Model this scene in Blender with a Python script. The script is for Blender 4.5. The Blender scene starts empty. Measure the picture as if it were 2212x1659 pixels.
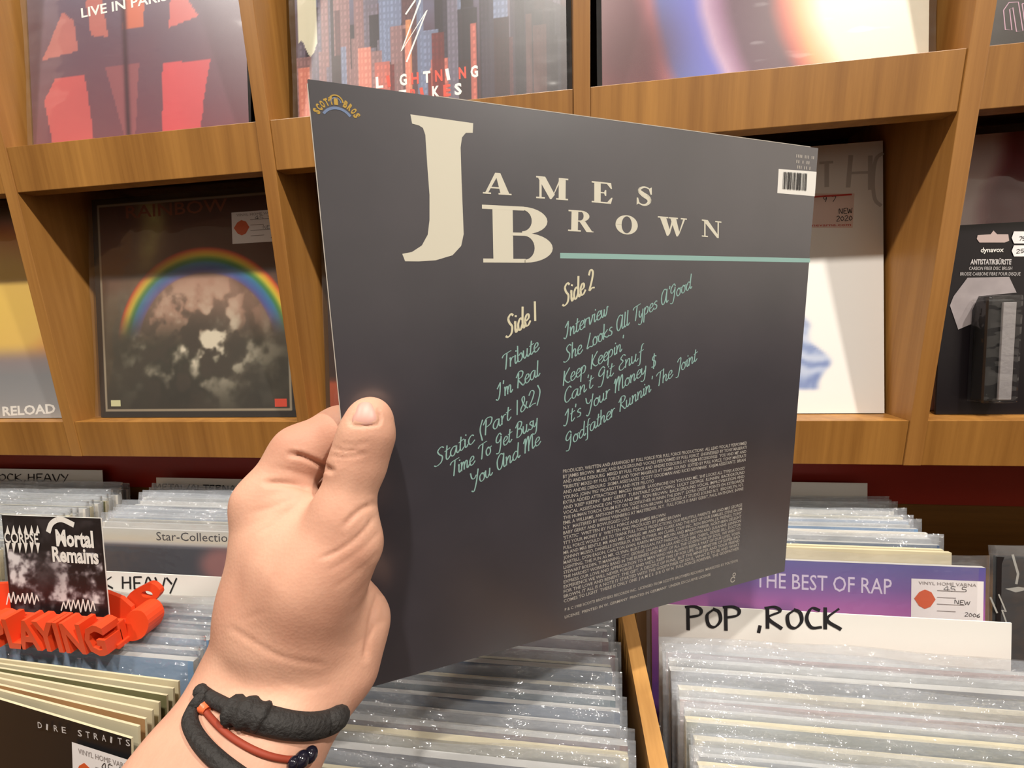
import bpy, bmesh, math, random
import numpy as np
from mathutils import Vector, Matrix

random.seed(7)
scene = bpy.context.scene
col = scene.collection

# ------------------------------------------------------------------ camera
RC = np.array([[0.992584, 0.116461, -0.034834],
               [-0.012936, -0.183733, -0.982891],
               [-0.120868, 0.976053, -0.180864]])      # rows: camera right, down, forward
CP = np.array([0.0, -0.455393, 0.0])
FPX, CU, CV = 840.0, 1106.0, 829.5

def ray(u, v):
    return RC.T @ np.array([(u - CU) / FPX, (v - CV) / FPX, 1.0])
def at(u, v, z):
    return CP + ray(u, v) * z
def on_y(u, v, y):
    d = ray(u, v); return CP + d * ((y - CP[1]) / d[1])

cam = bpy.data.cameras.new('camera')
cam.sensor_width = 36.0
cam.lens = FPX / 2212.0 * 36.0
cam.clip_start = 0.01
cam_o = bpy.data.objects.new('camera', cam)
col.objects.link(cam_o)
cam_o.matrix_world = Matrix((
    (RC[0, 0], -RC[1, 0], -RC[2, 0], CP[0]),
    (RC[0, 1], -RC[1, 1], -RC[2, 1], CP[1]),
    (RC[0, 2], -RC[1, 2], -RC[2, 2], CP[2]),
    (0, 0, 0, 1)))
scene.camera = cam_o

# ------------------------------------------------------------------ world, lights, exposure
world = bpy.data.worlds.new('shop_air')
scene.world = world
world.use_nodes = True
world.node_tree.nodes['Background'].inputs[0].default_value = (1.0, 0.86, 0.7, 1)
world.node_tree.nodes['Background'].inputs[1].default_value = 0.05
scene.view_settings.view_transform = 'Standard'
scene.view_settings.look = 'None'
scene.view_settings.gamma = 1.0
scene.view_settings.use_curve_mapping = False
scene.view_settings.exposure = -0.27
scene.cycles.transparent_max_bounces = 32
scene.cycles.max_bounces = 8

SPOTS = [(-1.3, -0.79, 1.83, 42.0), (0.0, -0.79, 1.83, 46.0), (1.25, -0.79, 1.83, 70.0)]  # middle spot follows the shelf shadows; the outer two are added for fill
FILL_PANELS = [(-0.9, -2.5, 1.9, 1.5), (1.7, -2.2, 1.9, 6.0)]  # unseen panels added for soft fill and the held sleeve's reflection
WARM = (1.0, 0.925, 0.83)
for (x, y, z, e) in SPOTS:
    l = bpy.data.lights.new('ceiling_spot_light', 'AREA')
    l.shape = 'DISK'; l.size = 0.09; l.energy = e; l.color = WARM
    o = bpy.data.objects.new('ceiling_spot_light', l); col.objects.link(o)
    o.location = (x, y, z)
for (x, y, z, e) in FILL_PANELS:
    l = bpy.data.lights.new('fill_panel_light', 'AREA')
    l.shape = 'RECTANGLE'; l.size = 1.2; l.size_y = 0.5; l.energy = e; l.color = (1.0, 0.94, 0.86)
    o = bpy.data.objects.new('fill_panel_light', l); col.objects.link(o)
    o.location = (x, y, z)

# ------------------------------------------------------------------ helpers
def lin(r, g=None, b=None):
    if g is None:
        r, g, b = r
    f = lambda c: (c / 255 / 12.92) if c / 255 <= 0.04045 else ((c / 255 + 0.055) / 1.055) ** 2.4
    return (f(r), f(g), f(b), 1.0)

MATS = {}
def mat(name, rgb, rough=0.6, spec=0.5, bump=0.0, bscale=60.0, vary=0.0, vscale=8.0, coat=0.0, metal=0.0, emit=0.0):
    if name in MATS:
        return MATS[name]
    m = bpy.data.materials.new(name); m.use_nodes = True
    nt = m.node_tree; p = nt.nodes['Principled BSDF']
    c = lin(rgb)
    p.inputs['Base Color'].default_value = c
    p.inputs['Roughness'].default_value = rough
    p.inputs['Specular IOR Level'].default_value = spec
    p.inputs['Metallic'].default_value = metal
    if coat:
        p.inputs['Coat Weight'].default_value = coat
        p.inputs['Coat Roughness'].default_value = 0.12
    if emit:
        p.inputs['Emission Color'].default_value = c
        p.inputs['Emission Strength'].default_value = emit
    tc = nt.nodes.new('ShaderNodeTexCoord')
    if vary:
        n = nt.nodes.new('ShaderNodeTexNoise'); n.inputs['Scale'].default_value = vscale
        n.inputs['Detail'].default_value = 5
        nt.links.new(tc.outputs['Object'], n.inputs['Vector'])
        mx = nt.nodes.new('ShaderNodeMix'); mx.data_type = 'RGBA'
        mx.inputs[6].default_value = tuple(max(0, k * (1 - vary)) for k in c[:3]) + (1,)
        mx.inputs[7].default_value = tuple(min(1, k * (1 + vary)) for k in c[:3]) + (1,)
        nt.links.new(n.outputs['Fac'], mx.inputs[0])
        nt.links.new(mx.outputs[2], p.inputs['Base Color'])
    if bump:
        n = nt.nodes.new('ShaderNodeTexNoise'); n.inputs['Scale'].default_value = bscale
        n.inputs['Detail'].default_value = 4
        nt.links.new(tc.outputs['Object'], n.inputs['Vector'])
        b = nt.nodes.new('ShaderNodeBump'); b.inputs['Strength'].default_value = bump
        b.inputs['Distance'].default_value = 0.002
        nt.links.new(n.outputs['Fac'], b.inputs['Height'])
        nt.links.new(b.outputs['Normal'], p.inputs['Normal'])
    MATS[name] = m
    return m

def wood(name, c1, c2, grain_axis='z', rough=0.42, scale=1.0):
    m = bpy.data.materials.new(name); m.use_nodes = True
    nt = m.node_tree; p = nt.nodes['Principled BSDF']
    tc = nt.nodes.new('ShaderNodeTexCoord'); mp = nt.nodes.new('ShaderNodeMapping')
    s = {'x': (3, 90, 90), 'y': (90, 3, 90), 'z': (90, 90, 3)}[grain_axis]
    mp.inputs['Scale'].default_value = tuple(k * scale for k in s)
    nt.links.new(tc.outputs['Object'], mp.inputs['Vector'])
    n = nt.nodes.new('ShaderNodeTexNoise'); n.inputs['Scale'].default_value = 1.0
    n.inputs['Detail'].default_value = 6; n.inputs['Roughness'].default_value = 0.65
    nt.links.new(mp.outputs['Vector'], n.inputs['Vector'])
    mp2 = nt.nodes.new('ShaderNodeMapping')
    mp2.inputs['Scale'].default_value = tuple(k * scale * 0.18 for k in s)
    nt.links.new(tc.outputs['Object'], mp2.inputs['Vector'])
    n2 = nt.nodes.new('ShaderNodeTexNoise'); n2.inputs['Scale'].default_value = 1.0
    nt.links.new(mp2.outputs['Vector'], n2.inputs['Vector'])
    ad = nt.nodes.new('ShaderNodeMath'); ad.operation = 'ADD'
    nt.links.new(n.outputs['Fac'], ad.inputs[0]); nt.links.new(n2.outputs['Fac'], ad.inputs[1])
    r = nt.nodes.new('ShaderNodeValToRGB')
    r.color_ramp.elements[0].position = 0.35; r.color_ramp.elements[0].color = lin(c1)
    r.color_ramp.elements[1].position = 0.72; r.color_ramp.elements[1].color = lin(c2)
    sc = nt.nodes.new('ShaderNodeMath'); sc.operation = 'MULTIPLY'; sc.inputs[1].default_value = 0.5
    nt.links.new(ad.outputs[0], sc.inputs[0])
    nt.links.new(sc.outputs[0], r.inputs['Fac'])
    nt.links.new(r.outputs['Color'], p.inputs['Base Color'])
    p.inputs['Roughness'].default_value = rough
    b = nt.nodes.new('ShaderNodeBump'); b.inputs['Strength'].default_value = 0.12; b.inputs['Distance'].default_value = 0.001
    nt.links.new(n.outputs['Fac'], b.inputs['Height']); nt.links.new(b.outputs['Normal'], p.inputs['Normal'])
    return m

def plastic_mat(name, opacity=0.3, rough=0.12, tint=(238, 242, 246), bump=0.35, bscale=35, crumple=0.004):
    m = bpy.data.materials.new(name); m.use_nodes = True
    nt = m.node_tree; p = nt.nodes['Principled BSDF']; out = nt.nodes['Material Output']
    p.inputs['Base Color'].default_value = lin(tint)
    p.inputs['Roughness'].default_value = rough
    p.inputs['Specular IOR Level'].default_value = 0.7
    tc = nt.nodes.new('ShaderNodeTexCoord')
    mp = nt.nodes.new('ShaderNodeMapping'); mp.inputs['Scale'].default_value = (0.5, 1, 1)
    nt.links.new(tc.outputs['Object'], mp.inputs['Vector'])
    n = nt.nodes.new('ShaderNodeTexNoise'); n.inputs['Scale'].default_value = bscale; n.inputs['Detail'].default_value = 3
    nt.links.new(mp.outputs['Vector'], n.inputs['Vector'])
    b = nt.nodes.new('ShaderNodeBump'); b.inputs['Strength'].default_value = bump; b.inputs['Distance'].default_value = 0.006
    nt.links.new(n.outputs['Fac'], b.inputs['Height']); nt.links.new(b.outputs['Normal'], p.inputs['Normal'])
    tr = nt.nodes.new('ShaderNodeBsdfTransparent')
    gl = nt.nodes.new('ShaderNodeBsdfGlossy'); gl.inputs['Roughness'].default_value = rough
    gl.inputs['Color'].default_value = (1, 1, 1, 1)
    n3 = nt.nodes.new('ShaderNodeTexNoise'); n3.inputs['Scale'].default_value = bscale * 1.6; n3.inputs['Detail'].default_value = 2
    nt.links.new(mp.outputs['Vector'], n3.inputs['Vector'])
    b3 = nt.nodes.new('ShaderNodeBump'); b3.inputs['Strength'].default_value = 1.0; b3.inputs['Distance'].default_value = crumple
    nt.links.new(n3.outputs['Fac'], b3.inputs['Height'])
    nt.links.new(b3.outputs['Normal'], gl.inputs['Normal'])
    lw = nt.nodes.new('ShaderNodeLayerWeight')
    nt.links.new(b.outputs['Normal'], lw.inputs['Normal'])
    pw = nt.nodes.new('ShaderNodeMath'); pw.operation = 'POWER'; pw.inputs[1].default_value = 4.0
    nt.links.new(lw.outputs['Facing'], pw.inputs[0])
    fr = nt.nodes.new('ShaderNodeMath'); fr.operation = 'MULTIPLY_ADD'; fr.inputs[1].default_value = 0.6; fr.inputs[2].default_value = 0.05
    nt.links.new(pw.outputs[0], fr.inputs[0])
    mx = nt.nodes.new('ShaderNodeMixShader'); mx.inputs[0].default_value = opacity
    nt.links.new(tr.outputs[0], mx.inputs[1]); nt.links.new(p.outputs[0], mx.inputs[2])
    mx2 = nt.nodes.new('ShaderNodeMixShader')
    nt.links.new(fr.outputs[0], mx2.inputs[0])
    nt.links.new(mx.outputs[0], mx2.inputs[1]); nt.links.new(gl.outputs[0], mx2.inputs[2])
    nt.links.new(mx2.outputs[0], out.inputs['Surface'])
    return m

def link(name, me, m=None, parent=None, mw=None):
    o = bpy.data.objects.new(name, me); col.objects.link(o)
    if m is not None:
        if isinstance(m, (list, tuple)):
            for k in m: me.materials.append(k)
        else:
            me.materials.append(m)
    if parent is not None:
        o.parent = parent
    if mw is not None:
        o.matrix_world = mw if parent is None else mw
    return o

def pydata(name, vs, fs, smooth=False):
    me = bpy.data.meshes.new(name)
    me.from_pydata([tuple(map(float, v)) for v in vs], [], [tuple(int(k) for k in f) for f in fs])
    me.validate()
    if smooth:
        me.polygons.foreach_set('use_smooth', [True] * len(me.polygons))
    me.update()
    return me

BOXF = [(0, 3, 2, 1), (4, 5, 6, 7), (0, 1, 5, 4), (1, 2, 6, 5), (2, 3, 7, 6), (3, 0, 4, 7)]
def boxdata(x0, x1, y0, y1, z0, z1):
    return [(x0, y0, z0), (x1, y0, z0), (x1, y1, z0), (x0, y1, z0), (x0, y0, z1), (x1, y0, z1), (x1, y1, z1), (x0, y1, z1)], BOXF
def box(name, x0, x1, y0, y1, z0, z1, m, parent=None, bevel=0.0):
    me = pydata(name, *boxdata(x0, x1, y0, y1, z0, z1))
    if bevel:
        bm = bmesh.new(); bm.from_mesh(me)
        bmesh.ops.bevel(bm, geom=bm.edges[:], offset=bevel, segments=2, affect='EDGES', profile=0.6)
        bm.to_mesh(me); bm.free()
    return link(name, me, m, parent)

def empty(name, loc=(0, 0, 0), rot=(0, 0, 0)):
    o = bpy.data.objects.new(name, None); col.objects.link(o)
    o.empty_display_size = 0.02
    o.location = loc; o.rotation_euler = rot
    return o
def tag(o, label, cat, group=None, kind=None):
    if label: o['label'] = label
    if cat: o['category'] = cat
    if group: o['group'] = group
    if kind: o['kind'] = kind
    return o
def struct(o):
    o['kind'] = 'structure'; return o

def tube(name, pts, radius, m, parent=None, closed=False, seg=10, radii=None, squash=None):
    P = [np.array(p, float) for p in pts]; n = len(P)
    vs, fs = [], []
    prev = None
    for i, p in enumerate(P):
        a = P[(i - 1) % n] if (closed or i > 0) else P[i]
        b = P[(i + 1) % n] if (closed or i < n - 1) else P[i]
        t = (b - a) / (np.linalg.norm(b - a) + 1e-12)
        if prev is None:
            ref = np.array([0, 0, 1.0]) if abs(t[2]) < 0.9 else np.array([1.0, 0, 0])
            nx = np.cross(t, ref)
        else:
            nx = prev - t * np.dot(prev, t)
        nx /= np.linalg.norm(nx) + 1e-12; prev = nx
        ny = np.cross(t, nx)
        r = radii[i] if radii is not None else radius
        for k in range(seg):
            a_ = 2 * math.pi * k / seg
            vs.append(p + r * (math.cos(a_) * nx + math.sin(a_) * ny))
    rows = n if closed else n - 1
    for i in range(rows):
        j = (i + 1) % n
        for k in range(seg):
            k2 = (k + 1) % seg
            fs.append((i * seg + k, j * seg + k, j * seg + k2, i * seg + k2))
    if not closed:
        fs.append(tuple(range(seg - 1, -1, -1))); fs.append(tuple((n - 1) * seg + k for k in range(seg)))
    return link(name, pydata(name, vs, fs, True), m, parent)

def catmull(pts, per=6, closed=False):
    P = [np.array(p, float) for p in pts]
    n = len(P)
    if n < 3:
        return P
    out = []
    rng = range(n) if closed else range(n - 1)
    for i in rng:
        p1, p2 = P[i], P[(i + 1) % n]
        p0 = P[(i - 1) % n] if (closed or i > 0) else p1 * 2 - p2
        p3 = P[(i + 2) % n] if (closed or i < n - 2) else p2 * 2 - p1
        for k in range(per):
            t = k / per
            out.append(0.5 * ((2 * p1) + (-p0 + p2) * t + (2 * p0 - 5 * p1 + 4 * p2 - p3) * t * t + (-p0 + 3 * p1 - 3 * p2 + p3) * t ** 3))
    if not closed:
        out.append(P[-1])
    return out

# ---- flat print: everything below is in a thing's own x (right) / z (up) plane, facing -y
def flat(name, polys, m, parent, y, label=None):
    """polys: list of 2D outlines -> one thin flat mesh at local y"""
    vs, fs = [], []
    for q, poly in enumerate(polys):
        k = len(vs)
        vs += [(p[0], y - (q % 8) * 6e-6, p[1]) for p in poly]
        fs.append(tuple(range(k, k + len(poly))))
    me = pydata(name, vs, fs)
    o = link(name, me, m, parent)
    if label: o['label'] = label
    return o

def ribbon(pts, w, per=0, nib=None):
    """pen stroke: list of quads along pts, width w (nib = angle of a broad pen)"""
    P = [np.array(p, float) for p in pts]
    L, Rr = [], []
    for i, p in enumerate(P):
        a = P[max(i - 1, 0)]; b = P[min(i + 1, len(P) - 1)]
        t = (b - a); ln = np.linalg.norm(t)
        t = t / ln if ln > 1e-12 else np.array([1.0, 0])
        ww = w
        if nib is not None:
            ang = math.atan2(t[1], t[0])
            ww = w * (0.55 + 0.6 * abs(math.sin(ang - nib)))
        n = np.array([-t[1], t[0]]) * ww / 2
        L.append(p + n); Rr.append(p - n)
    out = []
    for i in range(len(P) - 1):
        out.append([L[i], Rr[i], Rr[i + 1], L[i + 1]])
    return out

def glyphs(src):
    d = {}
    for row in src.strip().split('\n'):
        ch, adv, st = row.split(' ', 2)
        d[ch] = (float(adv), [[tuple(map(float, q.split(','))) for q in s.split()] for s in st.split('|')])
    return d

SCRIPT = glyphs("""
a 1.05 .8,.85 .5,1 .15,.75 .05,.3 .25,0 .5,.15 .8,.85|.8,.95 .72,.3 .85,0 1.1,.25
b .85 .15,1.9 .05,.3 .2,0 .55,.1 .7,.5 .55,.9 .2,.7
c .8 .75,.8 .5,1 .15,.7 .1,.25 .35,0 .8,.25
d 1.0 .75,.8 .45,1 .1,.6 .1,.15 .35,0 .7,.4|.95,1.9 .72,.4 .85,0 1.05,.2
e .8 .1,.45 .6,.6 .65,.9 .4,1 .1,.6 .15,.1 .45,0 .85,.3
f .65 -.1,-.7 .2,-.6 .35,.8 .55,1.7 .8,1.75|.1,.95 .75,1
g .95 .75,.8 .45,1 .1,.6 .15,.15 .4,.05 .7,.5|.8,.95 .6,-.4 .3,-.8 0,-.6
h .85 .2,1.9 0,0|.05,.5 .4,.95 .6,.8 .5,.2 .6,0 .85,.2
i .45 .1,.8 .2,1 .1,.3 .2,0 .45,.25|.3,1.35 .36,1.5
k .85 .2,1.9 0,0|.7,1 .1,.5 .6,.05 .85,.2
l .45 .25,1.9 .05,.4 .15,0 .45,.25
m 1.15 0,.9 .1,1 0,0|.02,.4 .3,.95 .45,.8 .38,0|.4,.4 .7,.95 .88,.8 .8,.15 .9,0 1.15,.25
n .85 0,.9 .1,1 0,0|.02,.4 .4,.95 .58,.8 .5,.15 .6,0 .85,.25
o .85 .4,1 .1,.7 .1,.2 .35,0 .65,.25 .65,.75 .4,1 .55,.8 .9,.9
p .8 .1,1 -.15,-.8|.0,.5 .35,1 .65,.75 .5,.2 .15,.1
r .6 0,.9 .1,1 0,0|.03,.5 .35,.95 .6,.9
s .65 .6,.9 .35,1 .15,.75 .5,.4 .4,.05 0,.1
t .55 .35,1.6 .1,.4 .2,0 .55,.25|0,1.05 .65,1.15
u .9 .05,1 0,.3 .2,0 .5,.4|.6,1 .5,.3 .65,0 .9,.25
v .8 0,.9 .15,.9 .2,0 .6,.7 .65,1 .9,.9
w 1.05 0,1 0,.3 .2,0 .45,.7|.45,.9 .42,.2 .6,0 .85,.5 .9,1 1.1,.9
y .85 .05,1 0,.4 .2,.1 .5,.5|.65,1 .4,-.5 .1,-.8 -.2,-.6
S 1.1 1.1,1.6 .8,1.85 .4,1.6 .5,1.15 .8,.7 .6,.15 .1,0 -.2,.2
T 1.0 0,1.5 .3,1.75 1.3,1.8|.7,1.75 .4,.2 .3,0
I .7 0,1.3 .4,1.75 .5,1.8 .3,.6 0,0 -.3,.2
R 1.15 .4,1.7 .1,0|0,1.3 .5,1.85 1,1.6 .8,1.1 .3,.95 .6,.4 .9,0 1.15,.2
P 1.05 .4,1.7 .1,0|0,1.3 .5,1.85 1.05,1.6 .85,1 .3,.85
B 1.1 .4,1.7 .1,0|0,1.3 .5,1.85 .95,1.6 .75,1.1 .35,1 .85,.8 .85,.25 .4,0 0,.1
G 1.1 .95,1.5 .7,1.85 .25,1.5 .15,1 .45,.8 .8,1.1|.9,1.4 .7,.2 .4,-.5 0,-.4
Y 1.1 .1,1.8 .2,1.1 .5,.9 .8,1.2|1.1,1.8 .7,.3 .3,-.6 0,-.4
A 1.25 1,1.6 .6,1.85 .15,1.3 .1,.4 .35,0 .7,.4 1.05,1.6|1.05,1.75 .9,.4 1,0 1.25,.2
M 1.5 0,1.3 .3,1.8 .2,.8 .1,0|.2,.7 .6,1.75 .75,1.7 .6,0|.65,.6 1.1,1.75 1.25,1.6 1.15,.3 1.25,0 1.5,.2
L 1.0 .7,1.8 .4,.9 .1,.05 .5,.15 .9,0 1.1,.2
K 1.1 .35,1.75 .05,0|1.1,1.8 .3,.85 .7,.1 1.1,.1
C 1.0 1,1.55 .75,1.85 .3,1.4 .15,.5 .4,0 .95,.3
E .95 1,1.6 .7,1.85 .35,1.5 .65,1.05 .2,.7 .15,.2 .5,0 .95,.25
J .8 .2,1.5 .5,1.8 .8,1.75 .5,.3 .2,-.5 -.15,-.4
1 .5 .3,1.75 .1,0
2 .95 .1,1.4 .4,1.8 .75,1.5 .5,.8 0,0 .4,.1 .85,0
( .5 .5,2 .1,1 .2,-.4
) .5 .3,2 .5,1 .0,-.4
& 1.1 .9,.9 .6,.2 .2,0 .1,.4 .6,1.1 .6,1.7 .35,1.5 .5,.7 .95,0
$ .9 .8,1.4 .4,1.6 .2,1.2 .6,.8 .5,.2 0,.3|.5,1.9 .3,-.1
' .3 .3,1.9 .2,1.5
""")
MARKER = glyphs("""
P .95 .15,1 .1,-.12|.0,.98 .5,1 .8,.85 .7,.6 .15,.5
O .95 .45,.85 .15,.6 .2,.15 .5,.05 .8,.35 .75,.75 .45,.9
R .95 .15,1 .1,0|0,.95 .5,1 .75,.8 .15,.5 .8,0
C .85 .75,.85 .35,.95 .1,.5 .3,.08 .8,.1
K .95 .15,1 .1,0|.8,.95 .2,.45 .85,0
H .95 .15,1 .1,0|.75,1 .72,0|.12,.5 .8,.55
E .85 .12,.98 .1,0|.1,.98 .75,1|.1,.5 .6,.52|.1,0 .75,.02
A .95 0,0 .4,1 .8,0|.15,.35 .65,.35
V .9 0,1 .4,0 .8,1
Y .9 0,1 .4,.5|.8,1 .2,-.25
I .4 .15,1 .12,0
M 1.1 0,0 .15,1 .45,.3 .8,1 .95,0
T .85 0,1 .85,1|.42,1 .4,0
L .75 .1,1 .1,0 .7,.02
N .95 .08,0 .1,1 .7,0 .75,1
/ .6 .0,-.1 .5,1.1
, .5 .25,.15 .15,-.2
0 .8 .4,.9 .1,.5 .35,.05 .7,.4 .4,.9
2 .8 .1,.8 .4,1 .65,.7 .1,0 .75,.05
6 .8 .6,1 .15,.5 .2,.08 .6,.15 .55,.45 .15,.4
4 .8 .5,0 .5,1 .05,.35 .75,.35
W 1.1 0,1 .25,0 .5,.8 .75,0 1,1
7 .8 .05,1 .7,1 .3,0
9 .8 .6,.6 .3,.5 .15,.8 .4,1 .65,.75 .5,0
5 .8 .7,1 .2,1 .15,.55 .55,.55 .6,.15 .1,.05
""")

def stroke_text(text, font, p0, p1, xh, w, shear=0.0, nib=None, per=5, space=0.6, jit=0.0):
    """strokes between baseline points p0 -> p1 (2D); xh = unit height"""
    adv = 0
    for ch in text:
        adv += space if ch == ' ' else font[ch][0]
    p0 = np.array(p0, float); p1 = np.array(p1, float)
    ex = p1 - p0; L = np.linalg.norm(ex); ex /= L
    ey = np.array([-ex[1], ex[0]])
    sx = L / adv
    out = []; x = 0
    rnd = random.Random(len(text) * 31 + 5)
    for ch in text:
        if ch == ' ':
            x += space; continue
        a, sts = font[ch]
        dy = rnd.uniform(-jit, jit)
        for st in sts:
            pts = catmull(st, per) if len(st) > 2 else [np.array(q) for q in st]
            q = [p0 + ex * ((x + k[0]) * sx + shear * k[1] * xh) + ey * (k[1] + dy) * xh for k in pts]
            out += ribbon(q, w, nib=nib)
        x += a
    return out

_font_cache = {}
def font_mesh(text, offset=0.0):
    key = (text, offset)
    if key in _font_cache:
        return _font_cache[key]
    cu = bpy.data.curves.new('lettering_source', 'FONT')
    cu.body = text; cu.resolution_u = 2; cu.offset = offset; cu.size = 1.0
    o = bpy.data.objects.new('lettering_source', cu); col.objects.link(o)
    dg = bpy.context.evaluated_depsgraph_get(); dg.update()
    me = bpy.data.meshes.new_from_object(o.evaluated_get(dg))
    V = np.array([v.co[:2] for v in me.vertices]) if len(me.vertices) else np.zeros((0, 2))
    Fc = [tuple(p.vertices) for p in me.polygons]
    bpy.data.meshes.remove(me); bpy.data.objects.remove(o); bpy.data.curves.remove(cu)
    _font_cache[key] = (V, Fc)
    return V, Fc

def font_text(text, p0, p1, h, offset=0.0, shear=0.0, cap=0.729):
    """outline polygons of block lettering with its baseline p0->p1, cap height h"""
    V, Fc = font_mesh(text, offset)
    p0 = np.array(p0, float); p1 = np.array(p1, float)
    ex = p1 - p0; L = np.linalg.norm(ex); ex /= L; ey = np.array([-ex[1], ex[0]])
    x0, x1 = V[:, 0].min(), V[:, 0].max()
    X = (V[:, 0] - x0) / (x1 - x0) * L; Y = V[:, 1] / cap * h
    Q = p0 + np.outer(X + shear * Y, ex) + np.outer(Y, ey)
    return [[Q[i] for i in f] for f in Fc]

def arcband(cx, cy, ro, ri, a0, a1, n=14):
    out = []
    A = [math.radians(a0 + (a1 - a0) * k / n) for k in range(n + 1)]
    for a, b in zip(A[:-1], A[1:]):
        out.append([(cx + ro[0] * math.cos(a), cy + ro[1] * math.sin(a)), (cx + ro[0] * math.cos(b), cy + ro[1] * math.sin(b)),
                    (cx + ri[0] * math.cos(b), cy + ri[1] * math.sin(b)), (cx + ri[0] * math.cos(a), cy + ri[1] * math.sin(a))])
    return out
def rc(x0, y0, x1, y1):
    return [(x0, y0), (x1, y0), (x1, y1), (x0, y1)]
SF = 0.07
SERIF = {
    'A': [[(.06, 0), (.16, 0), (.52, .9), (.46, 1.0), (.42, 1.0)], [(.42, 1), (.60, 1), (.94, 0), (.62, 0)], rc(.25, .27, .7, .34),
          rc(0, 0, .28, SF), rc(.54, 0, 1, SF)],
    'M': [rc(.10, 0, .17, 1), [(.03, 1), (.28, 1), (.58, .22), (.47, 0), (.43, 0)], [(.47, 0), (.52, .12), (.80, 1), (.74, 1)],
          rc(.70, 0, .92, 1), rc(0, 0, .27, SF), rc(.62, 0, 1, SF), rc(0, 1 - SF, .2, 1), rc(.74, 1 - SF, 1, 1)],
    'E': [rc(.12, 0, .42, 1), rc(0, 0, .9, .07), rc(0, .93, .9, 1), rc(.4, .47, .68, .53), [(.62, .36), (.68, .36), (.68, .64), (.62, .64), (.58, .53), (.58, .47)],
          [(.9, 0), (.98, .3), (.92, .3), (.72, .06)], [(.9, 1), (.95, .72), (.89, .72), (.7, .94)]],
    'B': [rc(.14, 0, .42, 1), rc(0, 0, .6, SF), rc(0, 1 - SF, .58, 1)] + arcband(.55, .755, (.37, .245), (.14, .19), -90, 90)
         + arcband(.58, .27, (.42, .27), (.15, .215), -90, 90) + [rc(.4, .485, .6, .54)],
    'R': [rc(.12, 0, .38, 1), rc(0, 0, .5, SF), rc(0, 1 - SF, .5, 1)] + arcband(.48, .74, (.34, .26), (.11, .2), -90, 90)
         + [rc(.36, .47, .52, .53), [(.42, .5), (.66, .5), (.94, .04), (1.0, .04), (1.0, 0), (.72, 0)]],
    'O': arcband(.5, .5, (.5, .51), (.23, .45), 0, 360, 32),
    'W': [[(.06, 1), (.28, 1), (.44, .2), (.36, 0), (.31, 0)], [(.36, 0), (.42, .12), (.58, .95), (.50, .95)],
          [(.42, 1), (.63, 1), (.76, .2), (.70, 0), (.65, 0)], [(.70, 0), (.76, .15), (.97, 1), (.90, 1)],
          rc(0, 1 - SF, .36, 1), rc(.38, 1 - SF, .70, 1), rc(.80, 1 - SF, 1.02, 1)],
    'N': [rc(.12, 0, .19, 1), [(.03, 1), (.30, 1), (.87, .12), (.87, 0), (.78, 0)], rc(.80, 0, .87, 1),
          rc(0, 0, .31, SF), rc(0, 1 - SF, .22, 1), rc(.68, 1 - SF, 1, 1)],
}
def _s_glyph():
    pts = catmull([(.82, .72), (.72, .9), (.48, .965), (.26, .87), (.22, .72), (.42, .57), (.66, .45), (.76, .28), (.64, .1), (.42, .035), (.2, .12), (.12, .3)], 5)
    out = []
    n = len(pts)
    for i in range(n - 1):
        t = i / (n - 1)
        w = 0.06 + 0.2 * math.exp(-((t - 0.5) / 0.22) ** 2)
        out += ribbon([pts[i], pts[i + 1]], w)
    out += [[(.80, .62), (.88, .62), (.86, 1.0), (.80, .96), (.7, .9)], [(.08, 0), (.14, .06), (.24, .1), (.15, .38), (.08, .38)]]
    return out
SERIF['S'] = _s_glyph()
def serif(ch, bl, br, tl):
    """glyph mapped on the parallelogram baseline-left, baseline-right, top-left"""
    bl, br, tl = (np.array(k, float) for k in (bl, br, tl))
    return [[bl + (br - bl) * p[0] + (tl - bl) * p[1] for p in poly] for poly in SERIF[ch]]

# ---- procedural cover art: colours worked out on a fine grid of the cover's own surface
def vnoise(X, Y, f, seed):
    rs = np.random.RandomState(seed); g = rs.rand(64, 64)
    x = X * f; y = Y * f
    xi = np.floor(x).astype(int); yi = np.floor(y).astype(int)
    fx = x - xi; fy = y - yi
    fx = fx * fx * (3 - 2 * fx); fy = fy * fy * (3 - 2 * fy)
    a = g[xi % 64, yi % 64]; b = g[(xi + 1) % 64, yi % 64]; c_ = g[xi % 64, (yi + 1) % 64]; d = g[(xi + 1) % 64, (yi + 1) % 64]
    return (a * (1 - fx) + b * fx) * (1 - fy) + (c_ * (1 - fx) + d * fx) * fy
def fbm(X, Y, f, seed, o=4):
    s = 0; a = 0.5
    for k in range(o):
        s = s + a * vnoise(X, Y, f * 2 ** k, seed + k); a *= 0.5
    return s
def ramp(t, stops):
    t = np.asarray(t); out = np.zeros(t.shape + (3,))
    xs = [s[0] for s in stops]
    for k in range(3):
        out[..., k] = np.interp(t, xs, [s[1][k] for s in stops])
    return out
def blend(base, c, m):
    m = np.clip(m, 0, 1)[..., None]
    return base * (1 - m) + np.array(c, float) * m
def sstep(a, b, x):
    t = np.clip((x - a) / (b - a), 0, 1); return t * t * (3 - 2 * t)

def srgb_lin(A):
    A = np.clip(A, 0, 255) / 255
    return np.where(A <= 0.04045, A / 12.92, ((A + 0.055) / 1.055) ** 2.4)

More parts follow.
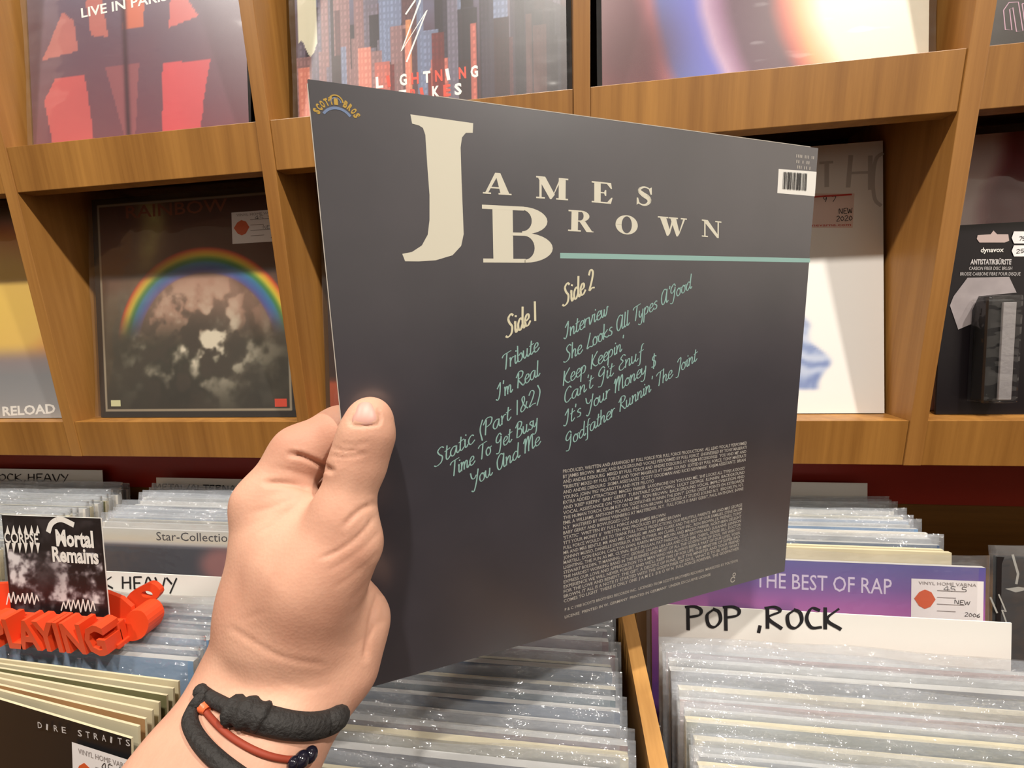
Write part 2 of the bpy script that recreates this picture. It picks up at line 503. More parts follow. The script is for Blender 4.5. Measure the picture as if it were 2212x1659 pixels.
ART = {}
def art_mat(rough, coat):
    key = (rough, coat)
    if key in ART: return ART[key]
    m = bpy.data.materials.new('printed_card'); m.use_nodes = True
    nt = m.node_tree; p = nt.nodes['Principled BSDF']
    a = nt.nodes.new('ShaderNodeAttribute'); a.attribute_name = 'ink'
    n = nt.nodes.new('ShaderNodeTexNoise'); n.inputs['Scale'].default_value = 900
    mx = nt.nodes.new('ShaderNodeMix'); mx.data_type = 'RGBA'; mx.blend_type = 'OVERLAY'
    mx.inputs[0].default_value = 0.12
    nt.links.new(a.outputs['Color'], mx.inputs[6]); nt.links.new(n.outputs['Color'], mx.inputs[7])
    nt.links.new(mx.outputs[2], p.inputs['Base Color'])
    p.inputs['Roughness'].default_value = rough
    if coat:
        p.inputs['Coat Weight'].default_value = coat; p.inputs['Coat Roughness'].default_value = 0.1
    ART[key] = m
    return m
def art(name, w, h, fn, parent, y, n=150, x0=0.0, z0=0.0, rough=0.45, coat=0.0):
    nx, nz = n, max(4, int(n * h / w))
    gx = np.linspace(0, 1, nx + 1); gz = np.linspace(0, 1, nz + 1)
    X, Z = np.meshgrid(gx, gz)
    C = fn(X, Z)
    vs = np.column_stack([(X.ravel() - 0.5) * w + x0, np.full(X.size, y), Z.ravel() * h + z0])
    i = np.arange(nx); j = np.arange(nz)
    I, J = np.meshgrid(i, j); a = (J * (nx + 1) + I).ravel()
    fs = np.column_stack([a, a + 1, a + nx + 2, a + nx + 1])
    me = bpy.data.meshes.new(name); me.from_pydata(vs.tolist(), [], fs.tolist()); me.update()
    at_ = me.color_attributes.new('ink', 'FLOAT_COLOR', 'POINT')
    L = np.concatenate([srgb_lin(C.reshape(-1, 3)), np.ones((X.size, 1))], 1).astype(np.float32)
    at_.data.foreach_set('color', L.ravel())
    return link(name, me, art_mat(rough, coat), parent)

# ------------------------------------------------------------------ materials
WOODV = wood('honey_veneer', (130, 86, 36), (179, 128, 62), 'z', 0.4)
WOODF = wood('honey_edge_veneer', (138, 92, 42), (185, 134, 70), 'z', 0.38)
WOODB = wood('brown_board', (104, 70, 28), (140, 96, 42), 'x', 0.5)
WOODS = wood('pale_slat', (150, 104, 48), (205, 156, 88), 'y', 0.5)
DARKB = mat('dark_back_panel', (40, 26, 18), 0.7)
RED = mat('oxblood_paint', (150, 38, 24), 0.5, vary=0.12, vscale=6)
WALLM = mat('tan_wall', (120, 100, 78), 0.8, vary=0.04)
FLOORM = mat('dark_floor', (46, 34, 28), 0.6, vary=0.2)
CEILM = mat('pale_ceiling', (200, 192, 178), 0.85)
PLASTIC = plastic_mat('clear_polythene', 0.22, 0.09, tint=(212, 220, 230), bump=.4, bscale=55, crumple=0.03)
PLASTIC2 = plastic_mat('clear_stiff_sleeve', 0.035, 0.08, bump=0.25, bscale=14)
PLASTICC = plastic_mat('thin_clear_sleeve', 0.06, 0.12)
PAPER = mat('cream_card_edge', (206, 196, 164), 0.8, vary=0.15, vscale=40)
GREYED = mat('grey_card_edge', (190, 190, 188), 0.7, vary=0.2, vscale=30)
WHITE = mat('white_card', (236, 234, 228), 0.6)
INK = mat('black_marker', (22, 20, 24), 0.5)
STICK = mat('white_label', (240, 236, 236), 0.5)
GREYINK = mat('grey_print', (150, 142, 140), 0.6)
REDINK = mat('orange_print', (214, 92, 44), 0.5)
BLACKM = mat('black_card', (18, 17, 20), 0.4)

# ------------------------------------------------------------------ the room
RX0, RX1, RY0, RY1, RZ0, RZ1 = -2.4, 2.4, -3.2, 0.24, -1.45, 1.95
struct(box('floor', RX0, RX1, RY0, RY1, RZ0 - 0.05, RZ0, FLOORM))
struct(box('ceiling', RX0, RX1, RY0, RY1, RZ1, RZ1 + 0.05, CEILM))
struct(box('wall_back', RX0, RX1, RY1, RY1 + 0.05, RZ0, RZ1, WALLM))
PALEW = mat('pale_wall', (206, 202, 196), 0.8)
struct(box('wall_front', RX0, RX1, RY0 - 0.05, RY0, RZ0, RZ1, PALEW))
struct(box('wall_left', RX0 - 0.05, RX0, RY0, RY1, RZ0, RZ1, WALLM))
struct(box('wall_right', RX1, RX1 + 0.05, RY0, RY1, RZ0, RZ1, PALEW))
DARK_BAND = mat('dark_reflection_band', (44, 32, 26), 0.6)  # unseen dark wall bands, added so the held sleeve's reflection darkens downwards
struct(box('added_trim_3', RX1 - 0.03, RX1 - 0.001, RY0 + 0.04, RY1, RZ0 + 0.001, 0.05, DARK_BAND))
struct(box('added_trim_4', RX0, RX1, RY0 + 0.001, RY0 + 0.03, RZ0 + 0.001, 0.05, DARK_BAND))

# housings around the spots and the added fill panels
def disc(name, r0, r1, z0, z1, m, parent, seg=24):
    vs, fs = [], []
    for (r, z) in ((r0, z0), (r1, z1)):
        for k in range(seg):
            a = 2 * math.pi * k / seg; vs.append((r * math.cos(a), r * math.sin(a), z))
    for k in range(seg):
        j = (k + 1) % seg; fs.append((k, j, seg + j, seg + k))
    fs.append(tuple(seg + k for k in range(seg)))
    return link(name, pydata(name, vs, fs, False), m, parent)
LAMPM = mat('lamp_metal', (200, 196, 188), 0.35, metal=0.6)
for (x, y, z, e) in SPOTS:
    t = empty('ceiling_spotlight', (x, y, z))
    tag(t, 'round recessed spotlight in the white ceiling above the record rack, outer pair added for fill', 'lamp', 'ceiling spotlights')
    disc('housing', 0.05, 0.055, 0.003, RZ1 - z, LAMPM, t)
    disc('rim', 0.062, 0.055, -0.002, 0.012, LAMPM, t)
for (x, y, z, e) in FILL_PANELS:
    t = empty('added_fill_panel', (x, y, z))
    tag(t, 'unseen rectangular fill light panel added further back in the shop', 'lamp', 'added fill panels')
    box('housing', -0.62, 0.62, -0.27, 0.27, 0.005, RZ1 - z, LAMPM, t)

# ------------------------------------------------------------------ display rack on the wall
PX, X0, DW = 0.36, -0.7016, 0.017
MT, MB, BT, BB = 0.2256, 0.1726, -0.1310, -0.1822
TT = MT + 0.3566
rack = empty('record_display_rack', (0, 0, BB))
tag(rack, 'honey brown wooden display rack with square compartments above the record bins', 'shelf')
def rbox(name, x0, x1, y0, y1, z0, z1, m, bevel=0.0006):
    return box(name, x0, x1, y0, y1, z0 - BB, z1 - BB, m, rack, bevel)
DEP = 0.15
div_x = [X0 + (k - 1) * PX for k in range(0, 7)]
for x in div_x:
    rbox('divider', x, x + DW, 0.0, DEP, BB, TT + 0.1, WOODF)
for a, b in zip(div_x[:-1], div_x[1:]):
    xa, xb = a + DW + 0.0003, b - 0.0003
    for zt, hb in ((BT, BT - BB), (MT, MT - MB), (TT, MT - MB)):
        rbox('rail', xa, xb, 0.0012, 0.0172, zt - hb, zt, WOODV)
        rbox('shelf_board', xa, xb, 0.0174, DEP - 0.001, zt - 0.018, zt, WOODV)
rbox('back_panel', div_x[0], div_x[-1] + DW, DEP + 0.0005, DEP + 0.008, BB, TT + 0.1, DARKB, 0)

# painted board and wooden panelling under the rack
trim = box('trim_1', RX0, RX1, 0.068, 0.10, -0.262, BB - 0.0005, RED); struct(trim)
panel = box('trim_2', RX0, RX1, 0.071, 0.10, -0.70, -0.2625, WOODB); struct(panel)

# ------------------------------------------------------------------ records facing out of the rack
FT = 0.004
def face_record(name, label, xl, xr, y, z, lean, fn, n=150, plastic=True, rough=0.4, group=None, w=None, h=0.315, back=(28, 26, 28)):
    """a cover standing on a rack shelf, its bottom edge from xl to xr"""
    cx = (xl + xr) / 2; w = w or (xr - xl)
    t = empty(name, (cx, y, z), (-math.radians(lean), 0, 0))
    tag(t, label, 'record', group)
    me = pydata('cover', *boxdata(-w / 2, w / 2, -FT / 2, FT / 2, 0, h))
    link('cover', me, mat('cover_back_%d_%d_%d' % back, back, 0.5), t)
    a = art('cover_print', w, h, fn, t, -FT / 2 - 0.0002, n, rough=rough)
    bpy.context.view_layer.update()
    if plastic:
        g = 14
        vs, fs = [], []
        rs = np.random.RandomState(int(abs(cx) * 1000) + int(z * 100) + 7)
        for j in range(g + 1):
            for i in range(g + 1):
                s, q = i / g, j / g
                vs.append(((s - 0.5) * (w + 0.011), -FT / 2 - 0.0016 - 0.0012 * rs.rand() - 0.001 * math.sin(q * 9 + cx * 20), -0.0 + q * (h + 0.008)))
        for j in range(g):
            for i in range(g):
                k = j * (g + 1) + i; fs.append((k, k + 1, k + g + 2, k + g + 1))
        # folded round the right edge to the back
        link('plastic_sleeve', pydata('plastic_sleeve', vs, fs, True), PLASTIC2, t)
    return t
def lpx(t, u, v, y=-FT / 2 - 0.0004):
    """pixel -> x,z on the front face of a thing"""
    M = np.array(t.matrix_world); Mi = np.linalg.inv(M)
    o = (Mi @ np.append(CP, 1))[:3]; d = Mi[:3, :3] @ ray(u, v)
    k = (y - o[1]) / d[1]; p = o + d * k
    return np.array([p[0], p[2]])
YD = -FT / 2 - 0.0003
def quad_px(t, pts):
    return [lpx(t, *p) for p in pts]

def price_label(t, x0, z0, w, h, y=YD, name='price_label', marks=True, lips=True):
    """small printed shop label in the thing's own x / z"""
    o = flat(name, [rc(x0, z0, x0 + w, z0 + h)], STICK, t, y)
    ys = y - 0.0002
    if lips:
        cx, cz = x0 + w * 0.19, z0 + h * 0.5
        pts = [(cx - .15 * w, cz), (cx - .08 * w, cz + .17 * h), (cx, cz + .24 * h), (cx + .09 * w, cz + .18 * h), (cx + .15 * w, cz), (cx + .08 * w, cz - .19 * h), (cx, cz - .25 * h), (cx - .08 * w, cz - .18 * h)]
        flat('label_emblem', [pts], REDINK, o, ys)
    pol = font_text('VINYL HOME VARNA', (x0 + .1 * w, z0 + .86 * h), (x0 + .9 * w, z0 + .86 * h), .085 * h)
    for k in range(4):
        zz = z0 + h * (0.72 - 0.17 * k)
        pol.append(rc(x0 + .36 * w, zz, x0 + (.62 if k % 2 else .74) * w, zz + .018 * h))
    flat('label_print', pol, GREYINK, o, ys)
    if marks:
        pol = stroke_text('45 5', MARKER, (x0 + .45 * w, z0 + .72 * h), (x0 + .78 * w, z0 + .72 * h), .12 * h, .012 * h)
        pol += stroke_text('NEW', MARKER, (x0 + .6 * w, z0 + .42 * h), (x0 + .82 * w, z0 + .40 * h), .1 * h, .012 * h)
        pol += stroke_text('2006', MARKER, (x0 + .74 * w, z0 + .12 * h), (x0 + .96 * w, z0 + .1 * h), .1 * h, .012 * h)
        flat('label_handwriting', pol, INK, o, ys)
    return o

# art: a rainbow band over grey clouds
def art_rainbow(X, Z):
    n = fbm(X, Z, 5, 3); n2 = fbm(X, Z, 14, 9)
    B = ramp(Z + 0.25 * (n - .5), [(0, (40, 38, 30)), (.25, (52, 50, 38)), (.5, (95, 82, 66)), (.75, (88, 48, 34)), (1, (66, 34, 24))])
    r = np.hypot((X - .56), (Z - .30) * 1.0)
    inner = sstep(.40, .30, r)
    B = blend(B, (196, 150, 128), inner * sstep(.3, .5, Z) * .7)
    cl = sstep(.42, .62, n2 * .55 + n * .5) * np.exp(-((X - .52) / .33) ** 2 - ((Z - .32) / .2) ** 2)
    B = blend(B, (214, 204, 182), cl * 1.2)
    sh = sstep(.5, .36, n2) * np.exp(-((X - .5) / .35) ** 2 - ((Z - .3) / .25) ** 2)
    B = blend(B, (62, 54, 44), sh)
    t = (r - .335) / .125
    band = ramp(np.clip(t, 0, 1), [(0, (120, 84, 120)), (.2, (78, 100, 168)), (.4, (60, 128, 168)), (.52, (70, 136, 70)), (.68, (220, 200, 60)), (.8, (236, 160, 50)), (.92, (200, 70, 36)), (1, (150, 50, 30))])
    m = sstep(0, .1, t) * sstep(1, .9, t) * sstep(.34, .5, Z)
    m = m * (0.75 + 0.25 * sstep(.3, .6, X))
    B = B * (1 - m[..., None]) + band * m[..., None]
    # pale light falling from the upper left of the picture, part of the print
    beam = np.exp(-((X - .27 - .05 * np.sin(Z * 9)) / .07) ** 2) * sstep(.55, .8, Z) * (0.5 + n2)
    B = blend(B, (170, 160, 96), beam * .8)
    edge = np.minimum(np.minimum(X, 1 - X), np.minimum(Z, 1 - Z))
    B = blend(B, (20, 19, 18), (edge < .035) * 1.0)
    B = blend(B, (150, 140, 120), (np.abs(edge - .033) < .0045) * 1.0)
    return B
rain = face_record('shelf_record', 'dark record cover with a rainbow arching over grey clouds, standing in the rack', -0.6675, -0.3555, 0.024, BT + 0.0005, 9, art_rainbow, 200)
a = lpx(rain, 502, 527); b = lpx(rain, 502, 459)
p = price_label(rain, a[0], a[1], .078, b[1] - a[1])
flat('emblem', [rc(-.138, .016, -.122, .025)], mat('pale_print', (206, 206, 160), .5), rain, YD)
flat('emblem', [rc(.122, .014, .140, .025)], mat('red_print', (214, 70, 44), .5), rain, YD)
flat('title_lettering', font_text('RAINBOW', (-.10, .285), (.06, .285), .018, 0.01), mat('brown_print', (126, 66, 40), .5), rain, YD)

# art: stage in red light, plain facets
def in_poly(X, Z, P):
    c = np.zeros(X.shape, bool); n = len(P)
    for i in range(n):
        (x1, y1), (x2, y2) = P[i], P[(i + 1) % n]
        cond = ((y1 > Z) != (y2 > Z)) & (X < (x2 - x1) * (Z - y1) / ((y2 - y1) + 1e-12) + x1)
        c ^= cond
    return c
def art_stage(X, Z):
    n = fbm(X, Z, 6, 21)
    B = ramp(Z + .2 * (n - .5), [(0, (120, 66, 78)), (.4, (104, 76, 92)), (.7, (104, 94, 116)), (1, (120, 134, 140))])
    W = X + .02 * (n - .5)
    for P, c in (([(.1, .0), (.3, .0), (.26, .28), (.12, .28), (.06, .2)], (206, 92, 92)), ([(.62, .0), (.78, .0), (.84, .28), (.63, .29)], (214, 84, 90)),
                 ([(.06, .36), (.24, .38), (.22, .5), (.17, .54)], (190, 112, 106)), ([(.66, .42), (.8, .45), (.68, .6)], (212, 104, 100)),
                 ([(.3, .43), (.38, .42), (.36, .58), (.28, .57)], (196, 112, 102)), ([(.45, .44), (.55, .44), (.57, .62), (.48, .6)], (210, 112, 84)),
                 ([(.36, .3), (.44, .02), (.49, .02), (.52, .3)], (150, 86, 92)), ([(.4, .63), (.56, .65), (.5, .82), (.38, .76)], (178, 88, 92)), ([(.7, .72), (.86, .74), (.84, .95), (.72, .95)], (160, 90, 110))):
        m = in_poly(W, Z, P).astype(float)
        B = blend(B, c, m * (.8 + .2 * n))
    B = blend(B, (70, 36, 48), np.exp(-((X - .46) / .012) ** 2) * (Z < .55))
    return B
stage = face_record('shelf_record', 'mauve record cover with red facets, standing in the upper rack row', -0.672, -0.366, 0.022, MT + 0.0005, 9, art_stage, 150)
flat('title_lettering', font_text('LIVE IN PARIS', lpx(stage, 176, 38), lpx(stage, 362, 0), .012, 0.02), mat('white_print', (240, 238, 232), .5), stage, YD)

# art: a plain skyline of tower blocks at dusk
def art_city(X, Z):
    rs = np.random.RandomState(5)
    n = fbm(X, Z, 8, 41)
    B = ramp(Z + .3 * (n - .5), [(0, (70, 40, 46)), (.3, (86, 70, 86)), (.6, (112, 122, 152)), (1, (84, 92, 122))])
    for k in range(95):
        d = k / 95
        w = rs.uniform(.02, .07); x0 = rs.uniform(-.02, 1); top = rs.uniform(.25, .85) * (1 - d * .75) + .05
        c = [(60, 52, 66), (112, 104, 120), (150, 112, 112), (44, 36, 44), (124, 136, 166), (92, 58, 62)][rs.randint(6)]
        if d > .8: c = [(232, 140, 120), (206, 110, 96), (110, 40, 40), (54, 36, 40), (226, 150, 100)][rs.randint(5)]
        m = ((X > x0) & (X < x0 + w) & (Z < top)).astype(float)
        win = (np.sin(X * 420) > .3) * (np.sin(Z * 260 + k) > -.2)
        B = blend(B, np.array(c) * .92, m * .9)
        B = blend(B, np.minimum(255, np.array(c) * 1.35), m * win * .35)
    B = blend(B, (226, 222, 196), ((X < .085) & (X > .01) & (Z > .28 + .03 * np.sin(X * 80))) * .95)
    B = blend(B, (58, 56, 62), ((X > .86) & (Z < .38 - (X - .86) * .5)) * .7)
    return B
city = face_record('shelf_record', 'skyline record cover of grey and pink towers with white bolts, in the rack', -0.3035, 0.0125, 0.024, MT + 0.0005, 9, art_city, 240)
WP = mat('white_print', (240, 238, 232), .5)
RP = mat('scarlet_print', (214, 72, 48), .5)
flat('bolt_print', ribbon(quad_px(city, [(908, 0), (867, 110), (922, 22), (878, 134)]), .0022) + ribbon(quad_px(city, [(897, 0), (876, 31)]), .002), WP, city, YD)
for k, ch in enumerate('LIGHTNING'):
    u = 812 + k * 25.6; v = 190 - k * 2.9
    flat('title_letter', font_text(ch, lpx(city, u, v), lpx(city, u + (16 if ch != 'I' else 7), v - 2), .0125, 0.04), WP if k in (0, 2, 4, 6, 8) else RP, city, YD)
for k, ch in enumerate('STRIKES'):
    u = 838 + k * 24; v = 222 - k * 2.9
    flat('title_letter', font_text(ch, lpx(city, u, v), lpx(city, u + (16 if ch != 'I' else 7), v - 2), .0125, 0.04), WP if k in (1, 4, 6) else RP, city, YD)

# art: soft diagonal colour bands
def art_swirl(X, Z):
    n = fbm(X, Z, 3, 61)
    s = X + .36 * Z + .04 * np.sin(Z * 6 + 1) + .06 * (n - .5)
    B = ramp(s, [(.02, (150, 84, 80)), (.12, (112, 50, 60)), (.22, (104, 46, 62)), (.27, (184, 112, 122)), (.31, (92, 112, 186)), (.42, (104, 110, 198)), (.46, (190, 160, 188)), (.50, (146, 106, 138)), (.54, (90, 54, 74)),
                 (.64, (84, 46, 60)), (.68, (176, 78, 60)), (.73, (222, 158, 100)), (.80, (234, 224, 200)), (1.4, (234, 230, 218))])
    B = blend(B, (88, 36, 44), np.exp(-((X - .1) / .14) ** 2 - ((Z - .12) / .16) ** 2))
    return B
swirl = face_record('shelf_record', 'record cover of soft blue and orange bands fading to white, in the rack', 0.050, 0.363, 0.024, MT + 0.0005, 9, art_swirl, 120)

def art_dark(X, Z):
    n = fbm(X, Z, 5, 71)
    return ramp(Z + .1 * (n - .5), [(0, (40, 34, 28)), (.16, (50, 42, 34)), (.22, (56, 34, 40)), (1, (58, 36, 52))])
dark = face_record('shelf_record', 'dark purple record cover with outlined white lettering, standing in the rack', 0.4010, 0.7160, 0.024, MT + 0.0005, 9, art_dark, 60)
def outline_px(t, pts, w=.0009):
    P = quad_px(t, pts); return ribbon(P + [P[0]], w)
flat('title_lettering', outline_px(dark, [(2168, 22), (2180, 5), (2200, 4), (2210, 66), (2196, 68), (2188, 16), (2181, 20), (2186, 65), (2172, 64)]) +
     outline_px(dark, [(2208, 8), (2222, 6), (2232, 66), (2216, 66)]), mat('lilac_print', (190, 150, 170), .5), dark, YD)

def art_glow(X, Z):
    n = fbm(X, Z, 3, 81)
    r = np.hypot((X - .55) / .8, (Z - .55) / .42) + .25 * (n - .5)
    B = ramp(Z, [(0, (176, 174, 172)), (.06, (150, 150, 152)), (.2, (134, 136, 140)), (.33, (150, 128, 128)), (.9, (196, 176, 140)), (1, (70, 64, 58))])
    g = ramp(r, [(0, (232, 196, 90)), (.5, (230, 190, 96)), (.75, (220, 150, 80)), (.95, (190, 110, 100))])
    m = sstep(1.05, .8, r) * sstep(.26, .36, Z)
    return B * (1 - m[..., None]) + g * m[..., None]
glow = face_record('shelf_record', 'record cover with a yellow and orange glow above grey, standing in the rack', -1.0380, -0.7250, 0.022, BT + 0.0005, 9, art_glow, 80)
flat('title_lettering', font_text('RELOAD', lpx(glow, 6, 898), lpx(glow, 120, 892), .014, 0.03), WP, glow, YD)

def art_dusk(X, Z):
    n = fbm(X, Z, 4, 91)
    return ramp(Z + .05 * (n - .5), [(0, (150, 66, 40)), (.13, (170, 78, 50)), (.16, (44, 32, 34)), (1, (30, 26, 32))])
dusk = face_record('shelf_record', 'black record cover with a rust red lower strip, behind the held sleeve', -0.3130, 0.0020, 0.032, BT + 0.0005, 9, art_dusk, 60, back=(200, 190, 170))

def art_white(X, Z):
    n = fbm(X, Z, 7, 101)
    B = np.ones(X.shape + (3,)) * np.array((238, 236, 232))
    edge = .80 + .02 * np.sin(Z * 40) - .9 * np.maximum(Z - .2, 0) ** 1.3 - 6 * np.maximum(.14 - Z, 0) ** 2
    c = sstep(.015, -.015, X - edge) * sstep(.08, .10, Z) * sstep(.44, .30, Z) * sstep(.35, .45, X)
    f = .5 + .5 * np.sin((X * 1.2 + Z * 2 + .5 * n) * 34)
    B = B * (1 - c[..., None]) + ramp(f * .6 + n * .4, [(0, (118, 136, 184)), (.5, (170, 184, 214)), (1, (214, 220, 234))]) * c[..., None]
    return B
white = face_record('shelf_record', 'white record cover with raised lettering and a folded pale blue arm, standing in the rack', 0.0595, 0.3745, 0.032, BT + 0.0005, 10, art_white, 120, plastic=False, rough=0.5)
EMB = mat('raised_white', (196, 192, 188), .5)
flat('raised_lettering', ribbon(quad_px(white, [(1770, 352), (1800, 350)]), .003) + ribbon(quad_px(white, [(1786, 350), (1786, 404)]), .005)
     + ribbon(quad_px(white, [(1838, 335), (1832, 405)]), .005) + ribbon(quad_px(white, [(1880, 336), (1880, 410)]), .005) + ribbon(quad_px(white, [(1832, 374), (1880, 372)]), .003)
     + ribbon(catmull(quad_px(white, [(1908, 330), (1892, 345), (1886, 390), (1890, 430), (1904, 445)]), 5), .004), EMB, white, YD)
lab = flat('price_label', [quad_px(white, [(1700, 418), (1846, 418), (1842, 492), (1696, 492)])], mat('pink_label', (226, 200, 190), .5), white, YD)
flat('label_handwriting', stroke_text('9 7', MARKER, lpx(white, 1776, 436), lpx(white, 1806, 436), .006, .0007) + stroke_text('NEW', MARKER, lpx(white, 1812, 462), lpx(white, 1842, 460), .006, .0007)
     + stroke_text('2020', MARKER, lpx(white, 1806, 478), lpx(white, 1842, 476), .006, .0007), INK, lab, YD - .0002)
flat('label_print', font_text('vinylhomevarna.com', lpx(white, 1702, 490), lpx(white, 1838, 488), .0035) + [rc(*lpx(white, 1752, 424), *lpx(white, 1840, 422))], mat('red_small_print', (196, 60, 50), .5), lab, YD - .0002)

def art_pink(X, Z):
    n = fbm(X, Z, 4, 111)
    B = np.ones(X.shape + (3,)) * np.array((226, 206, 204))
    B = blend(B, (120, 30, 40), sstep(.18, .26, X + .1 * (n - .5) + .2 * (.6 - Z)))
    return B
pink = face_record('shelf_record', 'pale pink record cover with a dark red side, standing behind the boxed brush', 0.4090, 0.7240, 0.045, BT + 0.0005, 9, art_pink, 60)

# boxed record brush in its blister pack
pack = empty('brush_pack', (0.4735, 0.026, BT + 0.0005), (-math.radians(7), 0, 0))
tag(pack, 'black blister pack holding a record cleaning brush, standing on the rack shelf', 'package')
PW, PH = 0.10, 0.209
CARDK = mat('black_gloss_card', (22, 18, 22), .3)
vs = [(-PW / 2, 0), (PW / 2, 0), (PW / 2, PH), (-PW / 2, PH)]
box('backing_card', -PW / 2, PW / 2, -0.001, 0.001, 0, PH, CARDK, pack, 0.0003)
bpy.context.view_layer.update()
YP = -0.0014
def pk(u, v): return lpx(pack, u, v, YP)
hp = [pk(*q) for q in [(2112, 508), (2140, 506), (2146, 498), (2154, 506), (2178, 506), (2180, 520), (2170, 524), (2116, 524), (2110, 516)]]
flat('hang_hole', [hp], mat('hole_pale', (190, 170, 165), .5), pack, YP)
flat('brand_lettering', font_text('dynavox', pk(2118, 545), pk(2168, 544), .0052, 0.02), WP, pack, YP)
flat('title_lettering', font_text('ANTISTATIKBÜRSTE', pk(2096, 571), pk(2184, 571), .0056, 0.03) + font_text('CARBON FIBER DISC BRUSH', pk(2093, 583), pk(2186, 583), .0036)
     + font_text('BROSSE CARBONE FIBRE POUR DISQUE', pk(2074, 595), pk(2204, 595), .0036), mat('silver_print', (200, 196, 196), .5), pack, YP)
GREYB = mat('grey_bristle_print', (158, 150, 152), .45, vary=.25, vscale=60)
flat('picture_print', [[pk(*q) for q in [(2060, 640), (2090, 600), (2180, 598), (2196, 632), (2114, 640), (2100, 670), (2098, 700), (2070, 712), (2052, 660)]]], GREYB, pack, YP)
b0, b1 = pk(2085, 868), pk(2204, 640)
h0, h1 = lpx(pack, 2157, 864, -.0185), lpx(pack, 2197, 652, -.0185)
brush = box('brush_body', b0[0] + .004, h1[0] + .001, -0.016, -0.0016, b0[1] + .002, b1[1] - .004, mat('black_plastic', (12, 11, 12), .5), pack, .002)
box('brush_handle', h0[0], h1[0], -0.0185, -0.0162, h0[1], h1[1], mat('brushed_aluminium', (170, 166, 168), .4, metal=.5, bump=.2, bscale=200), pack, .0006)
bl = box('blister', b0[0], h1[0] + .005, -0.0205, -0.0016, b0[1], b1[1], plastic_mat('blister_plastic', 0.006, 0.06, bump=.1), pack, .003)
flat('price_tag', [[pk(*q) for q in [(2190, 500), (2225, 500), (2225, 526), (2190, 526), (2185, 514)]], [pk(*q) for q in [(2190, 530), (2225, 530), (2225, 554), (2190, 554), (2185, 542)]]], STICK, pack, YP - .0002)
flat('price_handwriting', stroke_text('75', MARKER, pk(2200, 520), pk(2214, 520), .004, .0006) + stroke_text('25', MARKER, pk(2194, 547), pk(2212, 546), .004, .0006), INK, pack, YP - .0004)

# ------------------------------------------------------------------ record bins below
TILT = math.tan(math.radians(5.95))
ZB = -0.255
def ztop(y): return ZB + TILT * y
bins = empty('record_bin', (0, -0.15, RZ0))
tag(bins, 'wooden browsing bin divided into columns, full of records', 'bin')
def bbox(name, x0, x1, y0, y1, z0, z1, m, bevel=0.001):
    return box(name, x0, x1, y0 + 0.15, y1 + 0.15, z0 - RZ0, z1 - RZ0, m, bins, bevel)
FLO = -0.64
def sheared(name, x0, x1, y0, y1, drop, zb, m):
    vs = []
    for (x, y) in ((x0, y0), (x1, y0), (x1, y1), (x0, y1)):
        vs.append((x, y + 0.15, zb - RZ0))
    for (x, y) in ((x0, y0), (x1, y0), (x1, y1), (x0, y1)):
        vs.append((x, y + 0.15, ztop(y) - drop - RZ0))
    return link(name, pydata(name, vs, BOXF), m, bins)
YF, YBK = -0.50, 0.066
for (x, d, w) in ((-1.022, .03, .0115), (-0.661, .03, .0115), (-0.2955, .03, .0115), (0.0535, .004, .0115), (0.4172, .14, .005), (0.79, .02, .0115)):
    sheared('divider', x, x + w, YF + 0.012, YBK, d, FLO, WOODS)
bbox('front_board', -1.04, 0.82, YF, YF + 0.0115, -0.90, -0.40, WOODB)
vs = [(-1.04, YF + .15, FLO - .055 - RZ0), (0.82, YF + .15, FLO - .055 - RZ0), (0.82, YBK + .15, FLO - .0125 - RZ0), (-1.04, YBK + .15, FLO - .0125 - RZ0)]
vs += [(a, b, c + .012) for a, b, c in vs]
link('floor_board', pydata('floor_board', vs, BOXF), WOODB, bins)
bbox('plinth', -1.0, 0.78, -0.42, 0.05, RZ0 + 0.001, FLO - 0.07, WOODB)

LEAN = math.radians(9)
SLH = 0.318
